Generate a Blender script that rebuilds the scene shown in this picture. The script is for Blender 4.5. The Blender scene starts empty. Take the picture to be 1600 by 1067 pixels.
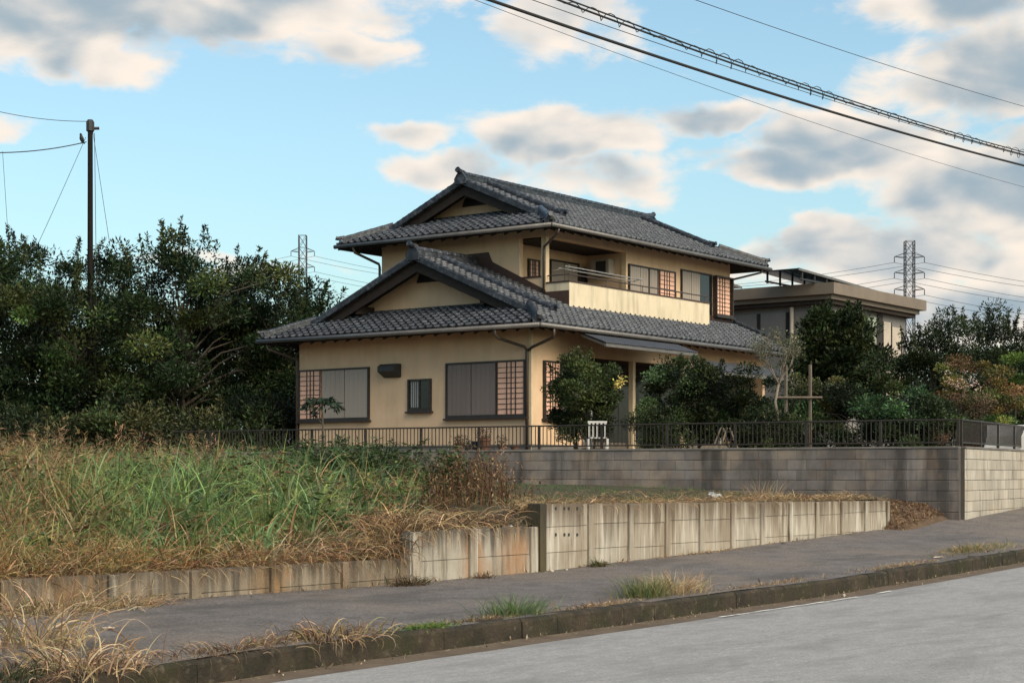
import bpy, math, random
import numpy as np
from mathutils import Vector, Matrix
random.seed(7); np.random.seed(7)
D = bpy.data
scene = bpy.context.scene
col = scene.collection
R = math.radians

# ---------------------------------------------------------------- camera, sky, sun, exposure
EYE = 1.65
cam_d = D.cameras.new('camera'); cam = D.objects.new('camera', cam_d); col.objects.link(cam)
cam.location = (0, 0, EYE); cam.rotation_euler = (R(90), 0, R(-53.13))
cam_d.sensor_width = 36; cam_d.lens = 2650/1600*36; cam_d.shift_y = (740-533.5)/1600
cam_d.clip_start = 0.1; cam_d.clip_end = 6000
scene.camera = cam
scene.view_settings.view_transform = 'Standard'; scene.view_settings.look = 'None'
scene.view_settings.exposure = 1.20; scene.view_settings.gamma = 1

SUN_AZ = -104.0      # degrees, direction towards the sun measured from +X
SUN_EL = 41.0
sdir = Vector((math.cos(R(SUN_AZ))*math.cos(R(SUN_EL)), math.sin(R(SUN_AZ))*math.cos(R(SUN_EL)), math.sin(R(SUN_EL))))
sun_d = D.lights.new('sun', 'SUN'); sun_d.energy = 1.5; sun_d.angle = R(50); sun_d.color = (1.0, 0.84, 0.66)
sun = D.objects.new('sun', sun_d); col.objects.link(sun); sun.location = (60, -30, 40)
sun.rotation_euler = sdir.to_track_quat('Z', 'Y').to_euler()

world = D.worlds.new('World'); scene.world = world; world.use_nodes = True
wn, wl = world.node_tree.nodes, world.node_tree.links
wn.clear()
def W(t, **k):
    n = wn.new(t)
    for a, b in k.items(): setattr(n, a, b)
    return n
def wmath(op, a, b=None, c=None):
    n = W('ShaderNodeMath', operation=op)
    for i, v in enumerate((a, b, c)):
        if v is None: continue
        if isinstance(v, (int, float)): n.inputs[i].default_value = v
        else: wl.new(v, n.inputs[i])
    return n.outputs[0]
def wvec(op, a, b):
    n = W('ShaderNodeVectorMath', operation=op)
    for i, v in enumerate((a, b)):
        if isinstance(v, (tuple, list)): n.inputs[i].default_value = v
        else: wl.new(v, n.inputs[i])
    return n
def smooth(v, a, b):
    n = W('ShaderNodeMapRange', interpolation_type='SMOOTHSTEP')
    n.inputs[1].default_value = a; n.inputs[2].default_value = b
    wl.new(v, n.inputs[0]); return n.outputs[0]
def cmix(f, a, b):
    n = W('ShaderNodeMix', data_type='RGBA')
    for i, v in ((0, f), (6, a), (7, b)):
        if isinstance(v, (int, float)): n.inputs[i].default_value = v
        elif isinstance(v, tuple): n.inputs[i].default_value = (*v, 1)
        else: wl.new(v, n.inputs[i])
    return n.outputs[2]
sky = W('ShaderNodeTexSky', sky_type='NISHITA', sun_disc=False)
sky.sun_elevation = R(SUN_EL); sky.sun_rotation = R(90-SUN_AZ)
sky.air_density = 1.0; sky.dust_density = 3.0; sky.ozone_density = 3.0; sky.altitude = 50
tc = W('ShaderNodeTexCoord'); dirv = tc.outputs['Generated']
# bearing (from the street's perpendicular view line) and elevation of each sky direction, for the cloud banks
fwd = wvec('DOT_PRODUCT', dirv, (.8, .6, 0)).outputs['Value']
rgt = wvec('DOT_PRODUCT', dirv, (.6, -.8, 0)).outputs['Value']
az = wmath('ARCTAN2', rgt, fwd)
sep = W('ShaderNodeSeparateXYZ'); wl.new(dirv, sep.inputs[0])
el = wmath('ARCSINE', sep.outputs[2])
comb = W('ShaderNodeCombineXYZ'); wl.new(az, comb.inputs[0]); wl.new(el, comb.inputs[1])
# domain warp so that the banks get ragged edges
wn1 = W('ShaderNodeTexNoise'); wn1.inputs['Scale'].default_value = 22; wn1.inputs['Detail'].default_value = 3
wl.new(dirv, wn1.inputs['Vector'])
wof = wvec('SUBTRACT', wn1.outputs['Color'], (.5, .5, .5)); wsc = wvec('MULTIPLY', wof.outputs[0], (.05, .03, 0))
aev = wvec('ADD', comb.outputs[0], wsc.outputs[0]).outputs[0]
# cloud banks: bearing, elevation, half-widths (radians) and weight
BANKS = [(-.275,.262,.150,.034,1.0),(-.160,.270,.110,.026,.95),(-.240,.236,.055,.020,.9),(-.100,.243,.045,.014,.75),(-.298,.195,.035,.008,.75),(-.04,.283,.07,.012,.6),
         (.025,.262,.045,.030,.8),(.10,.290,.06,.012,.4),
         (.035,.200,.066,.016,1.0),(-.035,.180,.042,.014,.85),(.055,.174,.050,.018,.85),(.110,.206,.045,.010,.95),(-.062,.200,.035,.008,.75),
         (.165,.178,.060,.012,1.0),(.205,.188,.065,.022,.95),(.118,.186,.03,.009,.65),
         (.262,.266,.055,.028,1.0),(.285,.225,.075,.028,1.1),(.225,.215,.035,.016,.65),
         (.295,.158,.080,.036,1.2),(.225,.126,.085,.022,1.05),(.250,.094,.13,.022,1.0),(.33,.115,.09,.034,1.0),
         (-.200,.125,.035,.006,.7),(-.120,.118,.05,.006,.55),(.11,.118,.06,.012,.7)]
tot = None
for (a, e, ra, re, w) in BANKS:
    s = wvec('SUBTRACT', aev, (a, e, 0)).outputs[0]
    m = wvec('MULTIPLY', s, (1/ra/1.35, 1/re/1.35, 0)).outputs[0]
    l = wvec('DOT_PRODUCT', m, m).outputs['Value']
    k = wmath('MAXIMUM', wmath('MULTIPLY', wmath('SUBTRACT', 1.0, l), w), 0.0)
    tot = k if tot is None else wmath('MAXIMUM', tot, k)
def cloud_noise(off, scale=17, detail=8, rough=.60):
    v = wvec('ADD', dirv, off).outputs[0]
    v2 = wvec('MULTIPLY', v, (1, 1, 2.1)).outputs[0]
    n = W('ShaderNodeTexNoise'); n.inputs['Scale'].default_value = scale; n.inputs['Detail'].default_value = detail
    n.inputs['Roughness'].default_value = rough; n.inputs['Distortion'].default_value = .25
    wl.new(v2, n.inputs['Vector']); return n.outputs['Fac']
n1 = cloud_noise((0, 0, 0)); na = cloud_noise((0, 0, 0), 17, 2.5, .5); nb_ = cloud_noise((.012, -.016, .011), 17, 2.5, .5)
bank = wmath('SUBTRACT', wmath('MULTIPLY', tot, .85), .34)
field = wmath('ADD', wmath('MULTIPLY', wmath('SUBTRACT', n1, .5), 1.55), bank)
soft = wmath('ADD', wmath('MULTIPLY', wmath('SUBTRACT', na, .5), 1.3), bank)
alpha = smooth(field, -.12, .30)
lit = wmath('ADD', wmath('MULTIPLY', wmath('SUBTRACT', na, nb_), 2.2), wmath('SUBTRACT', .92, wmath('MULTIPLY', wmath('ADD', wmath('MULTIPLY', soft, .65), wmath('MULTIPLY', field, .35)), 1.5)))
lit = smooth(lit, -.16, .88)
ccol = cmix(lit, (.37, .48, .56), (1.04, .93, .82))
glow = smooth(rgt, .1, .9)
ccol = cmix(glow, ccol, cmix(lit, (.40, .47, .52), (1.22, 1.02, .76)))
bg1 = W('ShaderNodeBackground'); bg2 = W('ShaderNodeBackground')
skt = W('ShaderNodeMix', data_type='RGBA', blend_type='MULTIPLY'); skt.inputs[0].default_value = 1
wl.new(sky.outputs[0], skt.inputs[6]); skt.inputs[7].default_value = (1.06, 1.12, .93, 1)
wl.new(skt.outputs[2], bg1.inputs[0]); bg1.inputs[1].default_value = 0.097
wl.new(ccol, bg2.inputs[0]); bg2.inputs[1].default_value = 0.42
ms = W('ShaderNodeMixShader'); wl.new(alpha, ms.inputs[0]); wl.new(bg1.outputs[0], ms.inputs[1]); wl.new(bg2.outputs[0], ms.inputs[2])
world.cycles.sampling_method = 'MANUAL'; world.cycles.sample_map_resolution = 256
wo = W('ShaderNodeOutputWorld'); wl.new(ms.outputs[0], wo.inputs[0])

# ---------------------------------------------------------------- helpers
def at(px, py, d):
    """survey helper: site position of a sighting (photo pixel) at distance d along the view line"""
    r = (px-800)/2650.; u = (740-py)/2650.
    return Vector(((.8+.6*r)*d, (.6-.8*r)*d, EYE+u*d))

def tag(o, label=None, cat=None, group=None, kind=None):
    if label: o['label'] = label
    if cat: o['category'] = cat
    if group: o['group'] = group
    if kind: o['kind'] = kind
    return o
def empty(name, loc=(0, 0, 0), rz=0, parent=None):
    o = D.objects.new(name, None); col.objects.link(o); o.location = loc; o.rotation_euler = (0, 0, rz)
    o.empty_display_size = .2
    if parent: o.parent = parent
    return o
def link(name, me, mat, parent=None, loc=(0, 0, 0), rot=(0, 0, 0)):
    o = D.objects.new(name, me); col.objects.link(o); o.location = loc; o.rotation_euler = rot
    if mat and not me.materials: me.materials.append(mat)
    if parent: o.parent = parent
    return o

class MB:
    def __init__(s): s.v = []; s.f = []
    def add(s, vs, fs):
        b = len(s.v); s.v += [tuple(p) for p in vs]; s.f += [tuple(i+b for i in f) for f in fs]; return s
    def hexa(s, p):   # 8 points, bottom ring then top ring
        return s.add(p, [(3, 2, 1, 0), (4, 5, 6, 7), (0, 1, 5, 4), (1, 2, 6, 5), (2, 3, 7, 6), (3, 0, 4, 7)])
    def box(s, x0, x1, y0, y1, z0, z1):
        return s.hexa([(x0,y0,z0),(x1,y0,z0),(x1,y1,z0),(x0,y1,z0),(x0,y0,z1),(x1,y0,z1),(x1,y1,z1),(x0,y1,z1)])
    def bbox(s, x0, x1, y0, y1, z0, z1, b=.01):   # box with chamfered edges on all sides (cheap, 24 verts)
        c = []
        for (z, k) in ((z0, b), (z0+b, 0), (z1-b, 0), (z1, b)):
            c.append([(x0+k+b*(k==0)*0, y0+k, z), (x1-k, y0+k, z), (x1-k, y1-k, z), (x0+k, y1-k, z)])
        vs = [p for r in c for p in r]; fs = [(3, 2, 1, 0), (12, 13, 14, 15)]
        for i in range(3):
            for j in range(4):
                a = i*4+j; d = i*4+(j+1) % 4; fs.append((a, d, d+4, a+4))
        return s.add(vs, fs)
    def prism(s, poly, vec):
        n = len(poly); v = Vector(vec)
        vs = [tuple(p) for p in poly]+[tuple(Vector(p)+v) for p in poly]
        fs = [tuple(range(n-1, -1, -1)), tuple(range(n, 2*n))]+[(i, (i+1) % n, n+(i+1) % n, n+i) for i in range(n)]
        return s.add(vs, fs)
    def tube(s, pts, r, n=8, cap=True):
        pts = [Vector(p) for p in pts]; rr = r if isinstance(r, (list, tuple)) else [r]*len(pts)
        vs = []; up = None
        for i, p in enumerate(pts):
            d = (pts[min(i+1, len(pts)-1)]-pts[max(i-1, 0)]).normalized()
            if up is None:
                up = Vector((0, 0, 1)) if abs(d.z) < .9 else Vector((1, 0, 0))
            a = d.cross(up); a = a.normalized() if a.length > 1e-6 else d.orthogonal().normalized()
            b = a.cross(d).normalized(); up = b
            for k in range(n):
                t = 2*math.pi*k/n; vs.append(p+(a*math.cos(t)+b*math.sin(t))*rr[i])
        fs = []
        for i in range(len(pts)-1):
            for k in range(n):
                q = (k+1) % n; fs.append((i*n+k, i*n+q, (i+1)*n+q, (i+1)*n+k))
        if cap: fs += [tuple(range(n-1, -1, -1)), tuple(range((len(pts)-1)*n, len(pts)*n))]
        return s.add(vs, fs)
    def lathe(s, prof, c=(0, 0, 0), n=14):
        vs = []; c = Vector(c)
        for (r, z) in prof:
            for k in range(n):
                t = 2*math.pi*k/n; vs.append(c+Vector((r*math.cos(t), r*math.sin(t), z)))
        fs = []
        for i in range(len(prof)-1):
            for k in range(n):
                q = (k+1) % n; fs.append((i*n+k, i*n+q, (i+1)*n+q, (i+1)*n+k))
        fs += [tuple(range(n-1, -1, -1)), tuple(range((len(prof)-1)*n, len(prof)*n))]
        return s.add(vs, fs)
    def mesh(s, name, smooth=False):
        me = D.meshes.new(name); me.from_pydata(s.v, [], s.f); me.update()
        if smooth: me.polygons.foreach_set('use_smooth', [True]*len(me.polygons))
        return me
    def build(s, name, mat, parent=None, smooth=False, loc=(0, 0, 0), rot=(0, 0, 0)):
        return link(name, s.mesh(name, smooth), mat, parent, loc, rot)

def np_mesh(name, verts, quads, cols=None, smooth=False):
    me = D.meshes.new(name); n = len(verts); f = len(quads); k = quads.shape[1]
    me.vertices.add(n); me.vertices.foreach_set('co', np.ascontiguousarray(verts, dtype=np.float32).ravel())
    me.loops.add(f*k); me.loops.foreach_set('vertex_index', np.ascontiguousarray(quads, dtype=np.int32).ravel())
    me.polygons.add(f); me.polygons.foreach_set('loop_start', np.arange(0, f*k, k, dtype=np.int32))
    if smooth: me.polygons.foreach_set('use_smooth', np.ones(f, dtype=bool))
    me.update(calc_edges=True)
    if cols is not None:
        ca = me.color_attributes.new('col', 'FLOAT_COLOR', 'POINT')
        ca.data.foreach_set('color', np.c_[cols, np.ones(n)].astype(np.float32).ravel())
    return me

# ---------------------------------------------------------------- materials
def nodes(name):
    m = D.materials.new(name); m.use_nodes = True; nt = m.node_tree; nt.nodes.clear()
    o = nt.nodes.new('ShaderNodeOutputMaterial'); b = nt.nodes.new('ShaderNodeBsdfPrincipled')
    nt.links.new(b.outputs[0], o.inputs[0]); return m, nt, b, o
def noise(nt, vec, scale, detail=4, rough=.55, stretch=None):
    if stretch:
        mp = nt.nodes.new('ShaderNodeMapping'); mp.inputs['Scale'].default_value = stretch
        nt.links.new(vec, mp.inputs[0]); vec = mp.outputs[0]
    n = nt.nodes.new('ShaderNodeTexNoise'); n.inputs['Scale'].default_value = scale
    n.inputs['Detail'].default_value = detail; n.inputs['Roughness'].default_value = rough
    nt.links.new(vec, n.inputs['Vector']); return n.outputs['Fac']
def ramp(nt, f, stops, interp='LINEAR'):
    r = nt.nodes.new('ShaderNodeValToRGB'); cr = r.color_ramp; cr.interpolation = interp
    while len(cr.elements) < len(stops): cr.elements.new(.5)
    for e, (p, c) in zip(cr.elements, stops):
        e.position = p; e.color = (*c, 1) if isinstance(c, tuple) else (c, c, c, 1)
    nt.links.new(f, r.inputs[0]); return r.outputs[0]
def mixc(nt, f, a, b, blend='MIX'):
    n = nt.nodes.new('ShaderNodeMix'); n.data_type = 'RGBA'; n.blend_type = blend
    for i, v in ((0, f), (6, a), (7, b)):
        if isinstance(v, (int, float)): n.inputs[i].default_value = v
        elif isinstance(v, tuple): n.inputs[i].default_value = (*v, 1)
        else: nt.links.new(v, n.inputs[i])
    return n.outputs[2]
def pos(nt, kind='world'):
    if kind == 'world': return nt.nodes.new('ShaderNodeNewGeometry').outputs['Position']
    return nt.nodes.new('ShaderNodeTexCoord').outputs['Object']
def mat(name, c1, c2=None, scale=3, stretch=None, rough=.8, bump=0, bscale=60, rnd=0, spec=.3, metal=0, stains=(), space='world', lo=.35, hi=.65, topst=None):
    """colour from noise between c1 and c2, per-object brightness spread rnd, stains (also painted highlights) = (colour, scale, stretch, lo, hi, amount)"""
    m, nt, b, o = nodes(name); p = pos(nt, space)
    c2 = c2 or tuple(min(1, v*.8) for v in c1)
    c = ramp(nt, noise(nt, p, scale, 5, .6, stretch), [(lo, c1), (hi, c2)])
    for (sc, ss, st, l, h, am) in stains:
        f = ramp(nt, noise(nt, p, ss, 5, .62, st), [(l, 0.), (h, am)])
        c = mixc(nt, f, c, sc)
    if topst:
        z0, z1, tcol, am = topst
        sx = nt.nodes.new('ShaderNodeSeparateXYZ'); nt.links.new(p, sx.inputs[0])
        g1 = nt.nodes.new('ShaderNodeMapRange'); g1.inputs[1].default_value = z0; g1.inputs[2].default_value = z1; nt.links.new(sx.outputs[2], g1.inputs[0])
        st = noise(nt, p, 2.2, 4, .6, (3.6, 1, .12))
        mm = nt.nodes.new('ShaderNodeMath'); mm.operation = 'MULTIPLY_ADD'; mm.inputs[1].default_value = .32; nt.links.new(g1.outputs[0], mm.inputs[0]); nt.links.new(st, mm.inputs[2])
        c = mixc(nt, ramp(nt, mm.outputs[0], [(.60, 0.), (.80, am)]), c, tcol)
    if rnd:
        oi = nt.nodes.new('ShaderNodeObjectInfo')
        mr = nt.nodes.new('ShaderNodeMapRange'); mr.inputs[3].default_value = 1-rnd; mr.inputs[4].default_value = 1+rnd
        nt.links.new(oi.outputs['Random'], mr.inputs[0])
        cb = nt.nodes.new('ShaderNodeCombineColor')
        for i in range(3): nt.links.new(mr.outputs[0], cb.inputs[i])
        c = mixc(nt, 1.0, c, cb.outputs[0], 'MULTIPLY')
    nt.links.new(c, b.inputs['Base Color'])
    b.inputs['Roughness'].default_value = rough; b.inputs['Metallic'].default_value = metal
    b.inputs['Specular IOR Level'].default_value = spec
    if bump:
        bn = nt.nodes.new('ShaderNodeBump'); bn.inputs['Strength'].default_value = bump; bn.inputs['Distance'].default_value = .02
        nt.links.new(noise(nt, p, bscale, 4, .6), bn.inputs['Height']); nt.links.new(bn.outputs[0], b.inputs['Normal'])
    return m
def leafmat(name, trans=.25, rough=.5, spec=.35):
    m, nt, b, o = nodes(name)
    a = nt.nodes.new('ShaderNodeAttribute'); a.attribute_name = 'col'
    nt.links.new(a.outputs['Color'], b.inputs['Base Color']); b.inputs['Roughness'].default_value = rough
    b.inputs['Specular IOR Level'].default_value = spec
    t = nt.nodes.new('ShaderNodeBsdfTranslucent'); nt.links.new(a.outputs['Color'], t.inputs[0])
    mx = nt.nodes.new('ShaderNodeMixShader'); mx.inputs[0].default_value = trans
    nt.links.new(b.outputs[0], mx.inputs[1]); nt.links.new(t.outputs[0], mx.inputs[2]); nt.links.new(mx.outputs[0], o.inputs[0])
    return m

M = {}
M['stucco'] = mat('stucco', (.61,.425,.275), (.55,.375,.238), 1.3, None, .9, .15, 90, stains=[((.36,.27,.18), 2.2, (1,1,.18), .48, .72, .36), ((.34,.26,.18), 6, (1,1,.12), .56, .70, .16)])
M['stucco_trim'] = mat('stucco_trim', (.60,.46,.30), (.50,.38,.25), 2, None, .85)
M['parapet'] = mat('parapet_stucco', (.56,.475,.35), (.50,.42,.30), 1.5, None, .9, .12, 90, stains=[((.26,.23,.18), 2.6, (1.6,1.6,.22), .48, .68, .60)])
M['wood'] = mat('dark_wood', (.016,.011,.009), (.028,.019,.014), 6, (1,1,4), .7, spec=.25)
M['brown'] = mat('brown_metal', (.055,.030,.022), (.040,.022,.018), 4, None, .55)
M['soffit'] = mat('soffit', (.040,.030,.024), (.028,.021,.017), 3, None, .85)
M['frame'] = mat('window_frame', (.020,.014,.012), (.030,.022,.018), 8, None, .45, spec=.4)
M['shutter'] = mat('shutter_grey', (.30,.255,.215), (.27,.225,.19), 2, (1,1,.2), .5, spec=.35)
M['shutter_dark'] = mat('shutter_taupe', (.165,.128,.115), (.145,.112,.10), 2, (1,1,.2), .5, spec=.35)
M['lattice'] = mat('lattice_panel', (.72,.42,.31), (.62,.37,.27), 4, None, .6)
M['glass'] = mat('dark_glass', (.012,.014,.016), (.018,.020,.022), 2, None, .08, spec=.5)
M['curtain'] = mat('curtain', (.30,.30,.29), (.18,.18,.18), 9, (1,6,.05), .9)
M['interior'] = mat('shade_toned_interior', (.06,.050,.042), (.045,.038,.032), 3)  # veranda shade put into the wall colour
M['tile'] = mat('roof_tile', (.012,.014,.019), (.030,.032,.039), 5, None, .38, .3, 120, rnd=.35, spec=.42, lo=.4, hi=.6, stains=[((.105,.11,.122), 9, None, .50, .64, .55), ((.012,.012,.013), 3, None, .55, .68, .6)])  # pale bluish specks: lichen plus sky highlights put into the colour
M['deck'] = mat('roof_deck', (.03,.028,.027), (.02,.019,.018), 3)
M['gutter'] = mat('gutter', (.115,.105,.10), (.085,.078,.074), 3, None, .38, spec=.5)
M['pipe'] = mat('downpipe', (.045,.032,.027), (.06,.045,.036), 5, None, .45, spec=.4)
M['steel'] = mat('steel_pole', (.55,.52,.48), (.42,.40,.37), 8, None, .3, metal=.7, spec=.5)
M['poly'] = mat('corrugated_sheet', (.05,.053,.062), (.038,.04,.048), 2.5, None, .45, spec=.4)
M['black'] = mat('black_metal', (.022,.022,.024), (.03,.03,.032), 8, None, .5)
M['conc'] = mat('concrete', (.345,.31,.26), (.25,.22,.178), 1.6, (1,1,.6), .92, .5, 45, rnd=.08, lo=.38, hi=.6,
    stains=[((.21,.155,.105), 1.3, (1.4,1,.5), .46, .66, .60), ((.46,.43,.385), 4.5, (3.4,1,.10), .53, .62, .60), ((.105,.085,.062), 5.5, (2.6,1,.20), .53, .68, .70)], topst=(.62, 1.24, (.105,.078,.055), .90))
M['conc_low'] = mat('stained_concrete', (.21,.17,.128), (.14,.11,.08), 1.7, (1,1,.6), .92, .5, 45, rnd=.08, lo=.38, hi=.6,
    stains=[((.24,.13,.05), 1.25, (1.6,1,.5), .49, .66, .70), ((.36,.33,.28), 3.2, (3,1,.3), .54, .66, .55), ((.065,.055,.043), 3.2, (2.6,1,.20), .46, .64, .80)], topst=(.42, .72, (.07,.055,.04), .8))
M['conc_rust'] = mat('rust_stained_concrete', (.345,.315,.27), (.25,.22,.18), 1.6, (1,1,.6), .92, .5, 45, rnd=.06, lo=.38, hi=.6,
    stains=[((.27,.125,.045), 1.05, (1.3,1,.45), .50, .64, .75), ((.105,.085,.062), 4.5, (2.6,1,.20), .52, .66, .7)], topst=(.55, .95, (.075,.062,.05), .9))
M['post_wet'] = mat('wet_post', (.035,.030,.022), (.075,.060,.030), 3, (1,1,.3), .9, .5, 45)
M['block'] = mat('concrete_block', (.175,.154,.145), (.12,.104,.098), 1.4, None, .95, .6, 60, rnd=.16, lo=.4, hi=.6,
    stains=[((.27,.205,.155), 1.1, None, .48, .62, .65), ((.045,.040,.038), 1.0, (1,1.6,.16), .48, .62, .85), ((.16,.11,.08), 2.3, None, .54, .66, .5)])
M['block_pale'] = mat('pale_block', (.37,.335,.29), (.29,.26,.22), 1.4, None, .95, .5, 60, rnd=.10,
    stains=[((.14,.12,.095), 1.8, (1.8,1.5,.22), .50, .66, .70), ((.40,.31,.22), 1.2, None, .52, .66, .4)])
M['mortar'] = mat('mortar', (.085,.074,.066), (.06,.052,.047), 3)
M['cap'] = mat('wall_cap', (.155,.14,.13), (.10,.09,.083), 2.5, None, .95, .4, 50)
M['kerb'] = mat('mossy_kerb', (.042,.031,.021), (.020,.016,.011), 3.0, None, .97, .9, 30, rnd=.03, lo=.4, hi=.6,
    stains=[((.024,.024,.010), 2.2, None, .48, .62, .7), ((.12,.10,.075), 9, None, .56, .70, .55), ((.016,.014,.011), 5, None, .5, .66, .6)])
M['asphalt'] = mat('road_asphalt', (.300,.287,.283), (.250,.239,.236), 5.5, (.8,1.5,1), .85, .7, 110, lo=.38, hi=.62,
    stains=[((.48,.46,.45), 34, None, .53, .64, .55), ((.15,.143,.14), 42, None, .54, .65, .55), ((.17,.162,.157), 1.1, (.5,1.6,1), .50, .64, .45), ((.10,.092,.085), .45, (.35,1.5,1), .57, .68, .35)])
M['pavement'] = mat('pavement_asphalt', (.150,.130,.125), (.108,.094,.091), 3.2, None, .93, .8, 110, lo=.38, hi=.62,
    stains=[((.19,.15,.12), .55, None, .46, .64, .60), ((.24,.22,.205), 30, None, .54, .63, .65), ((.042,.038,.036), 36, None, .54, .63, .65), ((.055,.050,.047), .8, (.5,1.5,1), .53, .64, .5)])
M['gutterline'] = mat('gutter_silt', (.085,.062,.045), (.12,.09,.065), 3, None, .95, .5, 60)
M['paint'] = mat('worn_white_paint', (.62,.61,.58), (.30,.29,.28), 7, None, .8, lo=.5, hi=.62)
M['soil'] = mat('soil', (.105,.068,.042), (.070,.046,.030), 2.4, None, 1, .8, 25, stains=[((.17,.115,.07), 7, None, .52, .72, .6)])
M['field'] = mat('field_soil', (.060,.050,.026), (.040,.036,.018), 1.8, None, 1, .8, 20)
M['lawn'] = mat('mossy_lawn', (.035,.065,.022), (.060,.062,.028), 1.6, None, 1, .8, 30)
M['ground'] = mat('ground', (.07,.065,.04), (.05,.05,.03), .1)
M['bark'] = mat('bark', (.050,.040,.031), (.085,.070,.054), 7, (1,1,.25), .95, .6, 30)
M['bark_pale'] = mat('pale_bark', (.19,.155,.12), (.13,.105,.08), 7, (1,1,.25), .95, .5, 30)
M['timber'] = mat('weathered_timber', (.15,.12,.095), (.10,.08,.062), 6, (1,1,.2), .9)
M['leaf'] = leafmat('foliage', .22, .5, .22)
M['grass'] = leafmat('grass_blades', .28, .6, .25)
M['railing'] = mat('brown_railing', (.020,.015,.012), (.032,.024,.018), 5, None, .5, spec=.4)
M['cable'] = mat('cable', (.018,.017,.017), (.022,.021,.02), 3, None, .6)
M['pylon'] = mat('pylon_steel', (.06,.06,.066), (.05,.05,.055), .2, None, .7)
M['polewood'] = mat('tarred_pole', (.006,.005,.005), (.010,.008,.007), 3, (1,1,.1), .9, spec=.1)
M['white'] = mat('white_paint', (.46,.45,.43), (.38,.37,.36), 3, None, .4)
M['terracotta'] = mat('terracotta', (.16,.075,.045), (.12,.055,.035), 9, None, .85)
M['navy'] = mat('dark_plastic', (.025,.03,.04), (.03,.036,.05), 5, None, .5)
# ---------------------------------------------------------------- ground, street
def interp(xs, ys): return lambda x: float(np.interp(x, xs, ys))
z_kerb = interp([-60,-20,8.3,9.6,11.5,14.1,19.9,26.8,35,60,120], [-.2,.02,.195,.222,.238,.25,.286,.425,.62,1.2,2.4])
z_wall = interp([-60,-20,9.6,15.4,18.07,23,28.9,30.7,36,60,120], [.05,.22,.385,.345,.37,.48,.655,.85,.92,1.45,2.6])
YK, YW = 9.78, 13.08          # kerb line and retaining-wall line (distance from the camera's side of the street)
def pave_z(x, y): t = (y-YK)/(YW-YK); return z_kerb(x)*(1-t)+z_wall(x)*t
def road_z(x, y): return z_kerb(x)-.215+.016*min(YK-y, 4.0)-.016*max(0, (YK-y)-4.0)
def rnoise(x, y, a): return a*(math.sin(x*1.7+y*2.3)+math.sin(x*.63-y*1.1+1)+math.sin(x*3.9+y*5.1+2)*.5)/2.5
def sheet(name, xs, ys, zf, m, kind='structure'):
    X, Y = np.meshgrid(xs, ys, indexing='ij'); Z = np.vectorize(zf)(X, Y)
    v = np.stack([X, Y, Z], -1).reshape(-1, 3); nx, ny = len(xs), len(ys)
    i = np.arange(nx*ny).reshape(nx, ny)
    q = np.stack([i[:-1, :-1], i[1:, :-1], i[1:, 1:], i[:-1, 1:]], -1).reshape(-1, 4)
    return tag(link(name, np_mesh(name, v, q, smooth=True), m), kind=kind)

sheet('ground', np.array([-3000,-500,-100,0,100,500,3000.]), np.array([-3000,-500,-100,0,100,500,3000.]), lambda x, y: -1.2, M['ground'])
sheet('road', np.r_[np.arange(-60,6,3),np.arange(6,30,.5),np.arange(30,120.1,5)], np.array([1.4,3,4.5,5.7,7,8,9,9.5,9.80]), lambda x, y: road_z(x, y)+rnoise(x, y, .004), M['asphalt'])
sheet('near_pavement', np.arange(-60,121,6.), np.array([-40,-10,-2,0,1.2,1.4]), lambda x, y: road_z(x, max(y, 1.4))+.12*(y < 1.3), M['pavement'])
sheet('pavement', np.r_[np.arange(-60,2,4),np.arange(2,40,.35),np.arange(40,121,5)], np.r_[np.arange(9.86,13.3,.3),13.6,14.2], lambda x, y: pave_z(x, min(y, 13.3))+rnoise(x, y, .009), M['pavement'])
sheet('gutter_strip', np.r_[np.arange(-20,40,.5)], np.array([9.50,9.6,9.70,9.80]), lambda x, y: road_z(x, y)+rnoise(x, y, .004)+.006+.02*max(0, (y-9.62)/.18)+(.004*math.sin(x*7) if y > 9.55 else -.004), M['gutterline'])
pl = empty('road_edge_line', (0, 0, 0))
tag(pl, kind='structure')
for (a, b) in ((16.4, 19.9), (20.5, 20.9)):
    mb = MB(); n = int((b-a)/.25)+1
    for i in range(n):
        x0, x1 = a+(b-a)*i/n, a+(b-a)*(i+1)/n
        w = .05*(.75+.25*math.sin(i*2.1)) if 0 < i < n-1 else .05
        mb.add([(x0, 9.40, road_z(x0, 9.40)+.012), (x1, 9.40, road_z(x1, 9.40)+.012), (x1, 9.40+w, road_z(x1, 9.45)+.013), (x0, 9.40+w, road_z(x0, 9.45)+.013)], [(0, 1, 2, 3)])
    mb.build('painted_line', M['paint'], pl)

kb = empty('kerb', (0, 0, 0)); tag(kb, kind='structure')
x = -12.0
rk = random.Random(3)
while x < 44:
    L = .60; z0, z1 = z_kerb(x), z_kerb(x+L)
    j = rk.uniform(-.005, .005); g = .0008; ch = .03; yb = 9.955
    pr = [(YK+j-.012, -.34), (YK+j, -.03), (YK+j+ch, .0), (yb, .004), (yb, -.34)]
    vs = []
    for xx, zz in ((x+g, z0), (x+L/2, (z0+z1)/2+rk.uniform(-.004, .004)), (x+L-g, z1)):
        dy = rk.uniform(-.006, .006)
        for (py, pz) in pr: vs.append((xx, py+dy, zz+pz+rk.uniform(-.004, .004)+j*.6))
    fs = [(0, 1, 2, 3, 4), (14, 13, 12, 11, 10)]
    for s in (0, 5):
        for k in range(4): fs.append((s+k, s+5+k, s+6+k, s+1+k))
    MB().add(vs, fs).build('kerb_block', M['kerb'], kb); x += L

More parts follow.
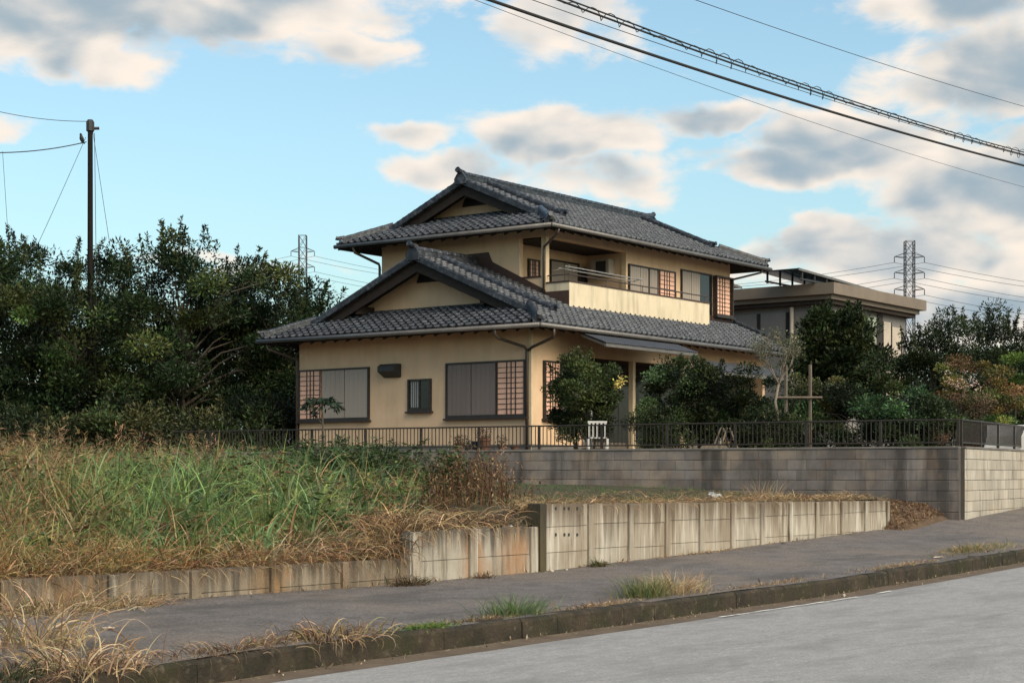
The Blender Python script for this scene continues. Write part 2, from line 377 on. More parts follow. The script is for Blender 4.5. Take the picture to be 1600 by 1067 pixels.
# lot behind the retaining walls: lower on the left, a terrace on the right, rising towards the house
def lot_z(x, y):
    f = np.interp(x, [15.3, 15.6, 17.95, 18.15], [.64, .92, .93, 1.19])
    if x > 28.5: f = np.interp(x, [28.5, 30.6], [1.13, .98])
    t = max(0, min(1, (y-13.25)/7.0)); t = t*t*(3-2*t)
    return float(f*(1-t)+1.42*t)+rnoise(x*.8, y*.8, .03)*min(1, (y-13.1)*2)
sheet('vacant_lot', np.r_[-300,-100,np.arange(-30,33,.5),60,140,400], np.r_[13.14,13.3,np.arange(13.6,24,.5),np.arange(24,44,2),60,100,300,900], lot_z, M['field'])
g = MB(); gp = [(30.86,12.62,.4),(35.0,13.22,.4),(35.0,17.5,.4),(75,18.5,.4),(75,110,.4),(10,110,.4),(22,34,.4),(28.5,31.3,.4)]
g.prism(gp, (0, 0, 1.68)).build('garden_ground', M['soil'])
tag(D.objects['garden_ground'], kind='structure')
MB().prism([(35.02,13.28,.4),(75,13.6,.4),(75,18.45,.4),(35.02,17.47,.4)], (0, 0, .72)).build('driveway', M['pavement']); tag(D.objects['driveway'], kind='structure')

# ---------------------------------------------------------------- retaining walls of concrete panels and posts
def panel_wall(name, label, x0, x1, zt0, zt1, joints, posts, m, pm, pw=.13, end0=None):
    t = empty(name, ((x0+x1)/2, YW, z_wall((x0+x1)/2))); tag(t, label, 'wall', 'concrete retaining walls along the pavement')
    ox, oy, oz = t.location; rr = random.Random(int(x0*10))
    def top(x): return zt0+(zt1-zt0)*(x-x0)/(x1-x0)
    xs = [x0]+posts+[x1]
    for p in posts:
        dz = rr.uniform(-.012, .006)
        MB().bbox(p-pw/2-ox, p+pw/2-ox, -.028, .14, .05-oz, top(p)+dz-oz, .012).build('post', pm, t)
    for i in range(len(xs)-1):
        a = xs[i]+(pw/2+.004 if xs[i] in posts else 0); b = xs[i+1]-(pw/2+.004 if xs[i+1] in posts else 0)
        zs = [None]+list(joints)+[.02]
        sh = rr.uniform(-.015, .015)
        for r in range(len(zs)-1):
            zb = zs[r+1]+(.0035+sh if zs[r+1] != .02 else 0)
            if zs[r] is None: ta, tb = top(a), top(b)
            else: ta = tb = zs[r]+sh-.0035
            if ta-zb < .03: continue
            j = rr.uniform(0, .009)
            MB().hexa([(a-ox,j,zb-oz),(b-ox,j,zb-oz),(b-ox,.12,zb-oz),(a-ox,.12,zb-oz),(a-ox,j,ta-oz),(b-ox,j,tb-oz),(b-ox,.12,tb-oz),(a-ox,.12,ta-oz)]).build('panel', m, t)
    MB().box(x0-ox+.01, x1-ox-.01, .121, .16, 0-oz, min(zt0, zt1)-.03-oz).build('backing', M['mortar'], t)
    return t
panel_wall('retaining_wall', 'long low brown-stained concrete retaining wall below the overgrown field', -14, 15.40, .80, .645, [.42], [-13+1.14*i for i in range(19)]+[9.675,10.929,12.0,13.144,14.28], M['conc_low'], M['conc_low'])
panel_wall('retaining_wall', 'mid-height concrete retaining wall section with an orange rust stain', 15.42, 17.995, .965, .962, [.60], [15.52,16.62,17.9], M['conc_rust'], M['conc'], .15)
tw = panel_wall('retaining_wall', 'tallest cream concrete panel wall streaked with water stains, under the terrace', 18.02, 28.94, 1.252, 1.160, [.955,.615], [19.222,20.23,21.22,22.19,23.14,24.10,25.06,26.02,26.98,27.93,28.85], M['conc'], M['conc'], .12)
MB().bbox(18.0-tw.location.x, 18.14-tw.location.x, -.045, .16, -.45, 1.262-tw.location.z, .012).build('end_post', M['post_wet'], tw)
for (px, py) in ((868.6,835),(882,835),(889,835),(902,835),(868.6,794),(882,794),(889,794),(902,794)):
    p = at(px, py, 1); k = YW/p.y if p.y else 1
    r = (px-800)/2650.; dd = YW/(.6-.8*r); x = (.8+.6*r)*dd; z = EYE+(740-py)/2650.*dd
    MB().box(x-.017-tw.location.x, x+.017-tw.location.x, -.003, .02, z-.02-tw.location.z, z+.02-tw.location.z).build('weep_hole_plug', M['black'], tw)  # black plug, a painted stand-in for the shade inside a hole

# ---------------------------------------------------------------- block walls and their railings
FC = Vector((30.67, 12.44, 0)); FDIR = Vector((-.1302, .9915, 0)); SDIR = Vector((.990, .1405, 0))
def block_wall(label, origin, d, length, zfloor, m, rows):
    t = empty('block_wall', (origin.x, origin.y, .6), math.atan2(d.y, d.x)); tag(t, label, 'wall', 'concrete block walls round the garden')
    zt = 2.125-.6; meshes = []
    for k in range(4):
        e = .003*k
        meshes.append(MB().bbox(.003, .397, -.075, .075, .003, .197, .008).mesh('concrete_block'))
    half = MB().bbox(.003, .197, -.075, .075, .003, .197, .008).mesh('half_block')
    rr = random.Random(5)
    for r in range(rows):
        z = zt-.2*(r+1); off = -.2 if r % 2 else 0
        s = off
        while s < length-.05:
            if z+.2+.6 > zfloor(s+.2)-.12:
                if s < 0: link('concrete_block', half, m, t, (0, rr.uniform(-.002, .002), z))
                elif s+.4 <= length+.01: link('concrete_block', meshes[rr.randrange(4)], m, t, (s, rr.uniform(-.003, .003), z+rr.uniform(-.0015, .0015)))
            s += .4
    MB().box(.0, length, -.066, .066, -.4, zt-.002).build('mortar', M['mortar'], t)
    x = 0.0
    while x < length-.1:
        e = min(x+1.2, length); MB().bbox(x+.003, e-.003, -.088, .088, zt, zt+.045, .008).build('coping', M['cap'], t); x += 1.2
    return t
def railing(label, origin, d, length, z0=2.17, z1=2.69):
    t = empty('railing', (origin.x, origin.y, z0), math.atan2(d.y, d.x)); tag(t, label, 'fence', 'brown metal railings on the block walls')
    h = z1-z0
    MB().bbox(0, length, -.022, .022, h-.032, h, .006).build('top_rail', M['railing'], t)
    MB().bbox(0, length, -.015, .015, .055, .085, .005).build('bottom_rail', M['railing'], t)
    pm = MB().bbox(-.024, .024, -.024, .024, -.01, h-.033, .005).mesh('post'); bm_ = MB().box(-.0075, .0075, -.0075, .0075, .086, h-.033).mesh('baluster')
    s = .03; k = 0
    n = int((length-.06)/1.5)
    for i in range(n+1): link('post', pm, M['railing'], t, (.03+i*1.5, 0, 0))
    step = .0937
    for i in range(int(length/step)):
        xx = .03+i*step
        if xx > length-.02: break
        if i % 16 == 0: continue
        link('baluster', bm_, M['railing'], t, (xx, 0, 0))
    return t
block_wall('long dark weathered block wall facing the vacant lot, below the house', FC, FDIR, 19.2, lambda s: float(np.interp(s, [0, .8, 3, 8], [.8, .95, 1.25, 1.4])), M['block'], 7)
block_wall('short pale block wall along the pavement at the right corner', FC+SDIR*.09, SDIR, 9.6, lambda s: .85, M['block_pale'], 7)
railing('long brown railing with thin bars in front of the house', FC, FDIR, 19.2)
railing('short brown railing above the pale wall at the right corner', FC+SDIR*.09, SDIR, 9.6)
# ---------------------------------------------------------------- the house
HO = Vector((35.5, 26.0, 2.1))
house = empty('japanese_house', HO)
tag(house, 'two-storey yellow stucco house with dark grey tiled hip-and-gable roofs', 'house')
def hb(name, m, *boxes, parent=None, bev=0):
    mb = MB()
    for b in boxes:
        if bev: mb.bbox(*b, bev)
        else: mb.box(*b)
    return mb.build(name, m, parent or house)
# ground floor walls (u along the street = x, v away from it = y)
hb('gable_wall', M['stucco'], (0,.15,0,8.3,-.1,3.52))
hb('rear_side_wall', M['stucco'], (.15,12.6,8.15,8.3,-.1,3.7))
hb('end_wall', M['stucco'], (12.45,12.6,0,8.15,-.1,3.7))
hb('street_side_wall', M['stucco'], (.15,2.3,0,.15,-.1,3.52),(2.3,12.45,0,.15,2.72,3.52))
hb('plinth', M['cap'], (-.02,0.0,0,8.3,-.1,.32),(0.0,2.3,-.02,0.0,-.1,.32))
hb('corner_trim', M['stucco_trim'], (-.012,.0,-.012,.07,-.1,3.5),(.0,.07,-.012,.0,-.1,3.5))
# recessed veranda on the street side, its far end lengthened to keep it dark
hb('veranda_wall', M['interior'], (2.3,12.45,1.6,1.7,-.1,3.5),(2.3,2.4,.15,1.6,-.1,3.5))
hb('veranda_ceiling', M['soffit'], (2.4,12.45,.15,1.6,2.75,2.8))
hb('veranda_floor', M['timber'], (2.42,12.4,.2,1.55,.25,.42))
for x in (4.85, 7.6): hb('veranda_post', M['stucco_trim'], (x,x+.14,.0,.14,-.1,2.715))
for i in range(5):
    w = hb('glass_door', M['frame'], (2.6+i*1.55,4.1+i*1.55,1.555,1.6,.42,2.5))
    hb('pane', M['glass'], (2.66+i*1.55,3.33+i*1.55,1.548,1.554,.5,2.44),(3.38+i*1.55,4.05+i*1.55,1.548,1.554,.5,2.44), parent=w)
hb('door_panel', M['shutter'], (2.75,3.75,.9,.95,-.05,1.75))
# first floor
hb('upper_gable_wall', M['stucco'], (2.8,2.95,2.45,7.6,3.9,6.62),(2.8,2.95,1.70,2.45,3.9,5.07),(2.8,2.95,1.70,2.45,6.17,6.62))
hb('corner_post', M['stucco_trim'], (2.795,2.955,1.545,1.70,3.9,6.62))
hb('upper_rear_side_wall', M['stucco'], (2.95,13.1,7.45,7.6,3.9,6.7))
hb('upper_end_wall', M['stucco'], (12.95,13.1,1.7,7.45,3.9,6.7))
hb('upper_street_wall', M['stucco'], (6.9,13.1,1.55,1.70,3.9,6.62),(2.955,6.9,1.55,1.70,6.12,6.62))
hb('opening_trim', M['stucco_trim'], (2.785,2.80,2.45,2.49,5.07,6.17),(6.86,6.90,1.535,1.70,4.3,6.12))
hb('opening_sill', M['brown'], (2.77,2.95,1.70,2.50,5.02,5.068))
hb('loggia_wall', M['stucco'], (2.95,6.9,3.0,3.1,4.0,6.6),(6.9,7.0,1.70,3.1,4.0,6.6))
hb('loggia_ceiling', M['soffit'], (2.96,6.89,1.71,2.99,6.13,6.2))
hb('loggia_floor', M['cap'], (2.96,6.89,.86,2.99,4.1,4.2),(6.89,10.28,.86,1.54,4.1,4.2))
ac = hb('air_conditioner', M['shutter'], (6.55,6.88,1.95,2.6,5.45,5.95), bev=.03)
hb('fan_grille', M['black'], (6.535,6.549,2.05,2.4,5.52,5.88), parent=ac)
# balcony
hb('balcony_parapet', M['parapet'], (2.80,10.4,.75,.85,4.02,4.83),(2.80,2.90,.85,1.54,4.2,4.83),(10.3,10.4,.85,1.545,4.02,4.83))
hb('parapet_coping', M['brown'], (2.78,10.42,.73,.87,4.832,4.872),(2.78,2.92,.872,1.54,4.832,4.872))
rail = MB().tube([(2.85,1.52,5.05),(2.85,.80,5.05),(10.35,.80,5.05)], .019).build('balcony_rail', M['pipe'], house)
for x in (2.85, 4.7, 6.6, 8.5, 10.2): MB().tube([(x,.80,4.873),(x,.80,5.04)], .014).build('rail_post', M['pipe'], rail)
for (y, z, a, b) in ((1.02,5.30,3.0,7.0),(1.20,5.25,2.95,6.9)): MB().tube([(a,y,z),(b,y,z-.02)], .018).build('laundry_pole', M['steel'], house)
for x in (3.1, 6.75):
    MB().tube([(x,1.54,5.22),(x,.98,5.26),(x,.96,5.34)], .014).build('pole_bracket', M['steel'], house)
# weather boards where the low roof meets the upper storey
MB().prism([(2.775,1.55,4.42),(2.775,4.05,5.49),(2.775,6.5,4.44),(2.775,6.5,4.66),(2.775,4.7,5.86),(2.775,3.55,5.86),(2.775,3.42,5.58),(2.775,1.55,4.66)], (.024,0,0)).build('flashing_board', M['brown'], house)
hb('side_flashing', M['brown'], (10.41,13.1,1.50,1.548,4.38,4.62))
hb('balcony_flashing', M['brown'], (2.76,2.798,.75,1.54,4.05,4.60))

# windows and shutters.  G = gable side (plane x), S = street side (plane y)
def fb(face, pl, a0, a1, b0, b1, c0, c1):
    return (pl-c1, pl-c0, a0, a1, b0, b1) if face == 'G' else (a0, a1, pl-c1, pl-c0, b0, b1)
def window(face, pl, a0, a1, b0, b1, shutters=(), lattices=(), glass=(), sm='shutter', sill=True, depth=.07):
    t = .045
    w = hb('window', M['frame'], *[fb(face, pl, *q, 0, depth) for q in ((a0,a0+t,b0,b1),(a1-t,a1,b0,b1),(a0+t,a1-t,b0,b0+t+.03),(a0+t,a1-t,b1-t,b1))])
    hb('back_board', M['frame'], fb(face, pl, a0+t, a1-t, b0+t+.03, b1-t, .002, .012), parent=w)
    for (s0, s1) in shutters:
        o = hb('shutter', M[sm], fb(face, pl, s0+.006, s1-.006, b0+.08, b1-.05, .014, .04), parent=w)
        n = 5
        for i in range(1, n):
            a = s0+(s1-s0)*i/n; hb('shutter_rib', M[sm], fb(face, pl, a-.008, a+.008, b0+.085, b1-.055, .041, .047), parent=w)
    for (s0, s1) in lattices:
        hb('lattice_panel', M['lattice'], fb(face, pl, s0+.004, s1-.004, b0+.08, b1-.05, .014, .045), parent=w)
        W_, H_ = s1-s0, b1-b0-.13
        for q in (.32, .48, .64): hb('lattice_bar', M['frame'], fb(face, pl, s0+W_*q-.011, s0+W_*q+.011, b0+.08, b1-.05, .0455, .066), parent=w)
        nb = max(5, int(H_/.125))
        for i in range(1, nb): hb('lattice_bar', M['frame'], fb(face, pl, s0+.004, s1-.004, b0+.08+H_*i/nb-.0075, b0+.08+H_*i/nb+.0075, .046, .060), parent=w)
        for q in (s0-.0, s1-.022): hb('lattice_stile', M['frame'], fb(face, pl, q, q+.022, b0+.078, b1-.048, .0462, .075), parent=w)
    for (s0, s1) in glass:
        hb('pane', M['glass'], fb(face, pl, s0, s1, b0+.08, b1-.05, .014, .022), parent=w)
    if sill: hb('sill', M['frame'], fb(face, pl, a0-.05, a1+.05, b0-.05, b0-.001, .001, depth+.05), parent=w)
    return w
window('G', 0, 5.58, 8.29, 1.05, 2.53, shutters=((5.63,6.50),(6.52,7.38)), lattices=((7.42,8.25),))
window('G', 0, .13, 2.82, 1.03, 2.52, shutters=((1.14,1.95),(1.97,2.77)), lattices=((.18,1.08),), sm='shutter_dark')
ws = window('G', 0, 3.34, 4.16, 1.25, 2.13, glass=((3.40,3.74),(3.76,4.10)))
for i in range(4): hb('curtain_fold', M['curtain'], fb('G', 0, 3.80+i*.075, 3.845+i*.075, 1.36, 2.06, .0225, .026), parent=ws)
hb('mullion', M['frame'], fb('G', 0, 3.735, 3.765, 1.33, 2.08, .0225, .05), parent=ws)
window('S', 0, .50, 2.15, .99, 2.52, lattices=((.55,1.25),), shutters=((1.3,2.1),), sm='shutter_dark')
window('S', 1.55, 6.98, 9.62, 4.35, 5.80, shutters=((7.05,7.6),(7.62,8.06),(8.16,8.58)), lattices=((8.68,9.58),))
window('S', 1.55, 9.98, 11.85, 4.30, 5.93, shutters=((10.06,10.58),(10.6,11.12)), glass=((11.14,11.8),), sill=False)
window('S', 1.55, 11.98, 13.08, 4.62, 5.92, lattices=((12.03,13.03),), depth=.16)
window('S', 3.0, 3.90, 4.45, 5.05, 5.75, lattices=((3.95,4.40),))
window('S', 3.0, 4.98, 6.45, 4.25, 5.85, shutters=((5.03,5.70),(5.72,6.40)), sill=False)
window('S', 3.0, 6.48, 6.88, 4.25, 5.75, glass=((6.52,6.84),), sill=False)
# kitchen vent hood
v = MB(); v.prism([(-.002,4.43,2.22),(-.06,4.43,2.20),(-.34,4.43,2.36),(-.34,4.43,2.50),(-.22,4.43,2.57),(-.002,4.43,2.57)], (0,.58,0)).build('vent_hood', M['black'], house)
# gutters, downpipes
def gutter(pts): return MB().tube(pts, .062, 8).build('gutter', M['gutter'], house, True)
gutter([(-.97,9.05,3.33),(-.97,-.97,3.30)]); gutter([(-.97,-.99,3.30),(13.35,-.99,3.27)])
gutter([(1.83,8.62,6.31),(1.83,.68,6.29)]); gutter([(1.83,.66,6.29),(14.25,.66,6.26)])
def pipe(pts, r=.04, name='downpipe'): return MB().tube(pts, r, 8).build(name, M['pipe'], house, True)
pipe([(-.95,.45,3.28),(-.95,.45,3.12),(-.85,.43,3.03),(-.10,.14,2.84),(-.06,.10,2.76),(-.06,.10,-.05)])
pipe([(-.35,-.97,3.26),(-.35,-.97,3.10),(-.30,-.90,3.02),(-.10,-.10,2.82),(-.07,.02,2.76)])
pipe([(1.85,7.9,6.25),(1.9,7.88,6.10),(2.74,7.66,5.82),(2.75,7.64,5.72),(2.75,7.64,4.2)])
pipe([(2.2,.68,6.22),(2.2,.72,6.1),(2.74,1.56,5.85),(2.74,1.58,5.75),(2.74,1.58,4.6)], .034)
pipe([(13.75,.70,6.22),(13.75,.75,6.12),(13.13,1.62,5.86),(13.12,1.66,5.8),(13.12,1.66,4.3)], .034)
pipe([(-.9,8.7,3.25),(-.9,8.7,3.12),(-.08,8.36,2.86),(-.06,8.34,2.8),(-.06,8.34,0)])
# light corrugated canopies over the veranda
def awning(a0, a1, y0, z0, y1, z1):
    n = 40; top = []; bot = []
    for i in range(n*2+1):
        x = a0+(a1-a0)*i/(2*n); dz = .014*(-1)**i
        top += [(x, y0, z0+dz), (x, y1, z1+dz)]; bot += [(x, y0, z0+dz-.006), (x, y1, z1+dz-.006)]
    fs = [(2*i, 2*i+1, 2*i+3, 2*i+2) for i in range(2*n)]; o = len(top)
    fs += [(o+2*i, o+2*i+2, o+2*i+3, o+2*i+1) for i in range(2*n)]
    fs += [(2*i+1, o+2*i+1, o+2*i+3, 2*i+3) for i in range(2*n)]
    a = MB().add(top+bot, fs).build('canopy', M['poly'], house)
    hb('canopy_beam', M['gutter'], (a0,a1,y1-.02,y1+.04,z1-.11,z1-.03), parent=a)
    k = 5
    for i in range(k):
        x = a0+.06+(a1-a0-.12)*i/(k-1)
        MB().hexa([(x-.02,y1+.04,z1-.09),(x+.02,y1+.04,z1-.09),(x+.02,y0,z0-.09),(x-.02,y0,z0-.09),(x-.02,y1+.04,z1-.03),(x+.02,y1+.04,z1-.03),(x+.02,y0,z0-.03),(x-.02,y0,z0-.03)]).build('canopy_rafter', M['gutter'], a)
awning(.95, 5.6, -.88, 3.23, -1.68, 2.94)
awning(7.4, 12.0, -.78, 2.86, -1.36, 2.53)
for x in (7.5, 11.9): hb('canopy_post', M['steel'], (x-.03,x+.03,-1.32,-1.26,-.1,2.41))

# ------- roofs
PITCH = .43; ct = 1/math.sqrt(1+PITCH*PITCH); TW, TE = .262, .235
prof = [(0,.044),(.10,.018),(.24,.002),(.42,-.002),(.58,.006),(.72,.036),(.86,.062),(1.0,.044)]
tv = []; LL = TE+.035
for (yy, raise_) in ((0, .044), (LL, 0.0)):
    for (x_, z_) in prof: tv.append((x_*TW, yy, z_+raise_+.012))
for (x_, z_) in prof: tv.append((x_*TW, .012, z_*.6-.004))
npf = len(prof)
tf = [(i, i+1, npf+i+1, npf+i) for i in range(npf-1)]+[(2*npf+i, 2*npf+i+1, i+1, i) for i in range(npf-1)]
tile_me = D.meshes.new('roof_tile'); tile_me.from_pydata(tv, [], tf); tile_me.materials.append(M['tile'])
tile_me.polygons.foreach_set('use_smooth', [i < npf-1 for i in range(len(tf))])
tvn = np.array(tv); tfn = np.array(tf)
fieldV = []; fieldF = []; nfield = 0; n_ind = 0
def inside(p, poly):
    x, y = p; c = False; j = len(poly)-1
    for i in range(len(poly)):
        xi, yi = poly[i]; xj, yj = poly[j]
        if (yi > y) != (yj > y) and x < (xj-xi)*(y-yi)/(yj-yi)+xi: c = not c
        j = i
    return c
def roof_plane(O, a, up, poly, individual, parent, dz=0):
    global nfield, n_ind
    O = Vector(O); a = Vector((*a, 0)); uh = Vector((*up, 0)); s = (uh+Vector((0, 0, PITCH))).normalized(); n = a.cross(s).normalized()
    L = max(p[0] for p in poly); Rn = max(p[1] for p in poly)
    mb = MB(); mb.prism([O+a*p[0]+uh*p[1]+Vector((0, 0, PITCH*p[1]-.015)) for p in poly], (0, 0, -.11)).build('roof_deck', M['deck'], parent)
    nc = int(L/TW)+1; nr = int(Rn/(TE*ct))+1; rr = random.Random(int(L*100))
    for j in range(nr):
        for i in range(nc):
            ctr = ((i+.5)*TW, (j+.55)*TE*ct)
            if not inside(ctr, poly): continue
            p = O+a*(i*TW)+s*(j*TE-.055)+n*rr.uniform(0, .004)
            if individual and n_ind < 300:
                o = D.objects.new('roof_tile', tile_me); col.objects.link(o); o.parent = parent
                m = Matrix((a, s, n)).transposed().to_4x4(); m.translation = p; o.matrix_local = m; n_ind += 1
            else:
                mm = np.array(Matrix((a, s, n)).transposed()); fieldV.append(tvn@mm.T+np.array(p)); fieldF.append(tfn+nfield); nfield += len(tvn)
lower = empty('lower_roof', (0, 0, 0), 0, house); upper = empty('upper_roof', (0, 0, 0), 0, house)
ZL, ZU = 3.37, 6.35
roof_plane((-.9,9.0,ZL), (0,-1), (1,0), [(0,0),(9.9,0),(8.1,1.8),(1.8,1.8)], True, lower)
roof_plane((1.9,8.55,ZU), (0,-1), (1,0), [(0,0),(7.8,0),(6.0,1.8),(1.8,1.8)], True, upper)
roof_plane((-.9,-.9,ZL), (1,0), (0,1), [(0,0),(14.2,0),(14.2,2.45),(3.7,2.45),(3.7,4.95),(1.1,4.95),(1.1,1.1)], False, lower)
roof_plane((13.3,9.0,ZL), (-1,0), (0,-1), [(0,0),(14.2,0),(13.1,1.1),(13.1,4.95),(10.5,4.95),(10.5,1.4),(0,1.4)], False, lower)
roof_plane((1.9,.75,ZU), (1,0), (0,1), [(0,0),(12.3,0),(11.15,1.15),(11.15,3.9),(1.15,3.9),(1.15,1.15)], False, upper)
roof_plane((14.2,8.55,ZU), (-1,0), (0,-1), [(0,0),(12.3,0),(11.15,1.15),(11.15,3.9),(1.15,3.9),(1.15,1.15)], False, upper)
roof_plane((14.2,.75,ZU), (0,1), (-1,0), [(0,0),(7.8,0),(6.0,1.8),(1.8,1.8)], False, upper)
fm = np_mesh('roof_tile_field', np.concatenate(fieldV), np.concatenate(fieldF))
fo = link('roof_tile_field', fm, M['tile'], house); tag(fo, kind='stuff')
# eave boards and rafters
rf = MB()
for y in np.arange(-.6, 8.8, .45): rf.hexa([(-.84,y-.025,ZL-.19),(-.84,y+.025,ZL-.19),(.02,y+.025,ZL+.18),(.02,y-.025,ZL+.18),(-.84,y-.025,ZL-.10),(-.84,y+.025,ZL-.10),(.02,y+.025,ZL+.27),(.02,y-.025,ZL+.27)])
for x_ in np.arange(-.6, 13.2, .45): rf.hexa([(x_-.025,-.84,ZL-.19),(x_+.025,-.84,ZL-.19),(x_+.025,.02,ZL+.18),(x_-.025,.02,ZL+.18),(x_-.025,-.84,ZL-.10),(x_+.025,-.84,ZL-.10),(x_+.025,.02,ZL+.27),(x_-.025,.02,ZL+.27)])
tag(rf.build('rafters', M['wood'], lower), kind='stuff')
rf = MB()
for y in np.arange(1.0, 8.4, .45): rf.hexa([(1.96,y-.025,ZU-.19),(1.96,y+.025,ZU-.19),(2.82,y+.025,ZU+.18),(2.82,y-.025,ZU+.18),(1.96,y-.025,ZU-.10),(1.96,y+.025,ZU-.10),(2.82,y+.025,ZU+.27),(2.82,y-.025,ZU+.27)])
for x_ in np.arange(2.2, 14.0, .45): rf.hexa([(x_-.025,.81,ZU-.19),(x_+.025,.81,ZU-.19),(x_+.025,1.57,ZU+.14),(x_-.025,1.57,ZU+.14),(x_-.025,.81,ZU-.10),(x_+.025,.81,ZU-.10),(x_+.025,1.57,ZU+.23),(x_-.025,1.57,ZU+.23)])
tag(rf.build('rafters', M['wood'], upper), kind='stuff')
hb('fascia', M['wood'], (-.90,-.875,-.9,9.0,ZL-.14,ZL-.01),(-.874,13.3,-.90,-.875,ZL-.14,ZL-.01), parent=lower)
hb('fascia', M['wood'], (1.90,1.925,.75,8.55,ZU-.14,ZU-.01),(1.926,14.2,.75,.775,ZU-.14,ZU-.01),(14.176,14.2,.776,8.55,ZU-.14,ZU-.01), parent=upper)
# ridges
def ridge(parent, pts, sc=1.0, name='ridge', ends=(True, True), big=0):
    pts = [Vector(p) for p in pts]; total = (pts[-1]-pts[0]).length; d = (pts[-1]-pts[0]).normalized()
    side = Vector((-d.y, d.x, 0)).normalized(); up = side.cross(d)*-1
    if up.z < 0: up = -up
    prof = [(-.17,-.06),(-.17,.05),(-.135,.055),(-.135,.11),(-.115,.115),(-.115,.17)]
    capp = [(-.125,.175)]+[(-.115*math.cos(t), .18+.10*math.sin(t)) for t in np.linspace(0, math.pi, 7)]+[(.125,.175)]
    full = prof+capp+[(-x_, z_) for x_, z_ in reversed(prof)]
    vs = []; n = max(2, int(total/.30)); m = len(full); st = []
    for i in range(n):
        st += [(i*total/n, 1.06), ((i+1)*total/n-.02, .97)]
    for (t, k) in st:
        c = pts[0]+d*t
        for (x_, z_) in full:
            if z_ > .172: x2, z2 = x_*k, .175+(z_-.175)*k
            else: x2, z2 = x_, z_
            vs.append(c+side*x2*sc+up*z2*sc)
    fs = []
    for i in range(len(st)-1):
        for k in range(m-1): fs.append((i*m+k, (i+1)*m+k, (i+1)*m+k+1, i*m+k+1))
    fs += [tuple(range(m)), tuple(range((len(st)-1)*m+m-1, (len(st)-1)*m-1, -1))]
    o = MB().add(vs, fs).build(name, M['tile'], parent)
    for e, (p, dd) in enumerate(((pts[0], -d), (pts[-1], d))):
        if not ends[e]: continue
        h = (.245+big)*sc; w = (.165+big*.35)*sc
        ol = [(-w*1.25,-.10*sc),(-w*1.3,.06*sc),(-w*.95,.14*sc),(-w*.8,h*.72),(-w*.45,h*.97),(0,h*1.04),(w*.45,h*.97),(w*.8,h*.72),(w*.95,.14*sc),(w*1.3,.06*sc),(w*1.25,-.10*sc)]
        q = p+dd*.005
        MB().prism([q+side*x_+up*z_ for x_, z_ in ol], dd*.075).build('end_tile', M['tile'], o if parent is house else parent)
        c0 = q+up*(h*.95)
        MB().tube([c0-dd*.12, c0+dd*.10+up*.03*sc, c0+dd*(.20*sc+big*.2)+up*(.075+big*.25)*sc], [.075*sc, .08*sc, .085*sc], 10).build('end_cap', M['tile'], parent)
    return o
ridge(lower, [(.08,4.05,5.50),(2.77,4.05,5.50)], 1.05, ends=(True, False), big=.02)
ridge(upper, [(2.93,4.65,8.03),(13.17,4.65,8.03)], 1.0, big=.0)
def slope_pt(x, v0, run, z0, sgn): return (x, v0+sgn*run, z0+PITCH*run+.02)
for (sgn, v0, r_top) in ((1,-.9,4.75),(-1,9.0,4.75)):
    ridge(lower, [slope_pt(1.02,v0,r_top,ZL,sgn), slope_pt(1.02,v0,1.0,ZL,sgn)], .78, 'descending_ridge', (False, True))
for (sgn, v0) in ((1,.75),(-1,8.55)):
    for x_ in (3.87, 12.23): ridge(upper, [slope_pt(x_,v0,3.7,ZU,sgn), slope_pt(x_,v0,1.05,ZU,sgn)], .78, 'descending_ridge', (False, True))
for (c, e, par, z0) in (((.28,.28),(-.80,-.80),lower,ZL),((.28,7.82),(-.80,8.90),lower,ZL)):
    r0 = min(c[0]+.9, 9); r1 = e[0]+.9
    ridge(par, [(*c, z0+PITCH*r0+.02),(*e, z0+PITCH*r1+.02)], .72, 'hip_ridge', (False, True))
for (c, e) in (((3.1,1.95),(2.0,.85)),((3.1,7.35),(2.0,8.45)),((13.0,1.95),(14.1,.85)),((13.0,7.35),(14.1,8.45))):
    r0 = 1.2; r1 = .1
    ridge(upper, [(*c, ZU+PITCH*r0+.02),(*e, ZU+PITCH*r1+.02)], .72, 'hip_ridge', (False, True))
ridge(lower, [(13.2,1.5,ZL+PITCH*2.4+.02),(13.2,-.85,ZL+.04)], .62, 'verge_ridge', (False, True))
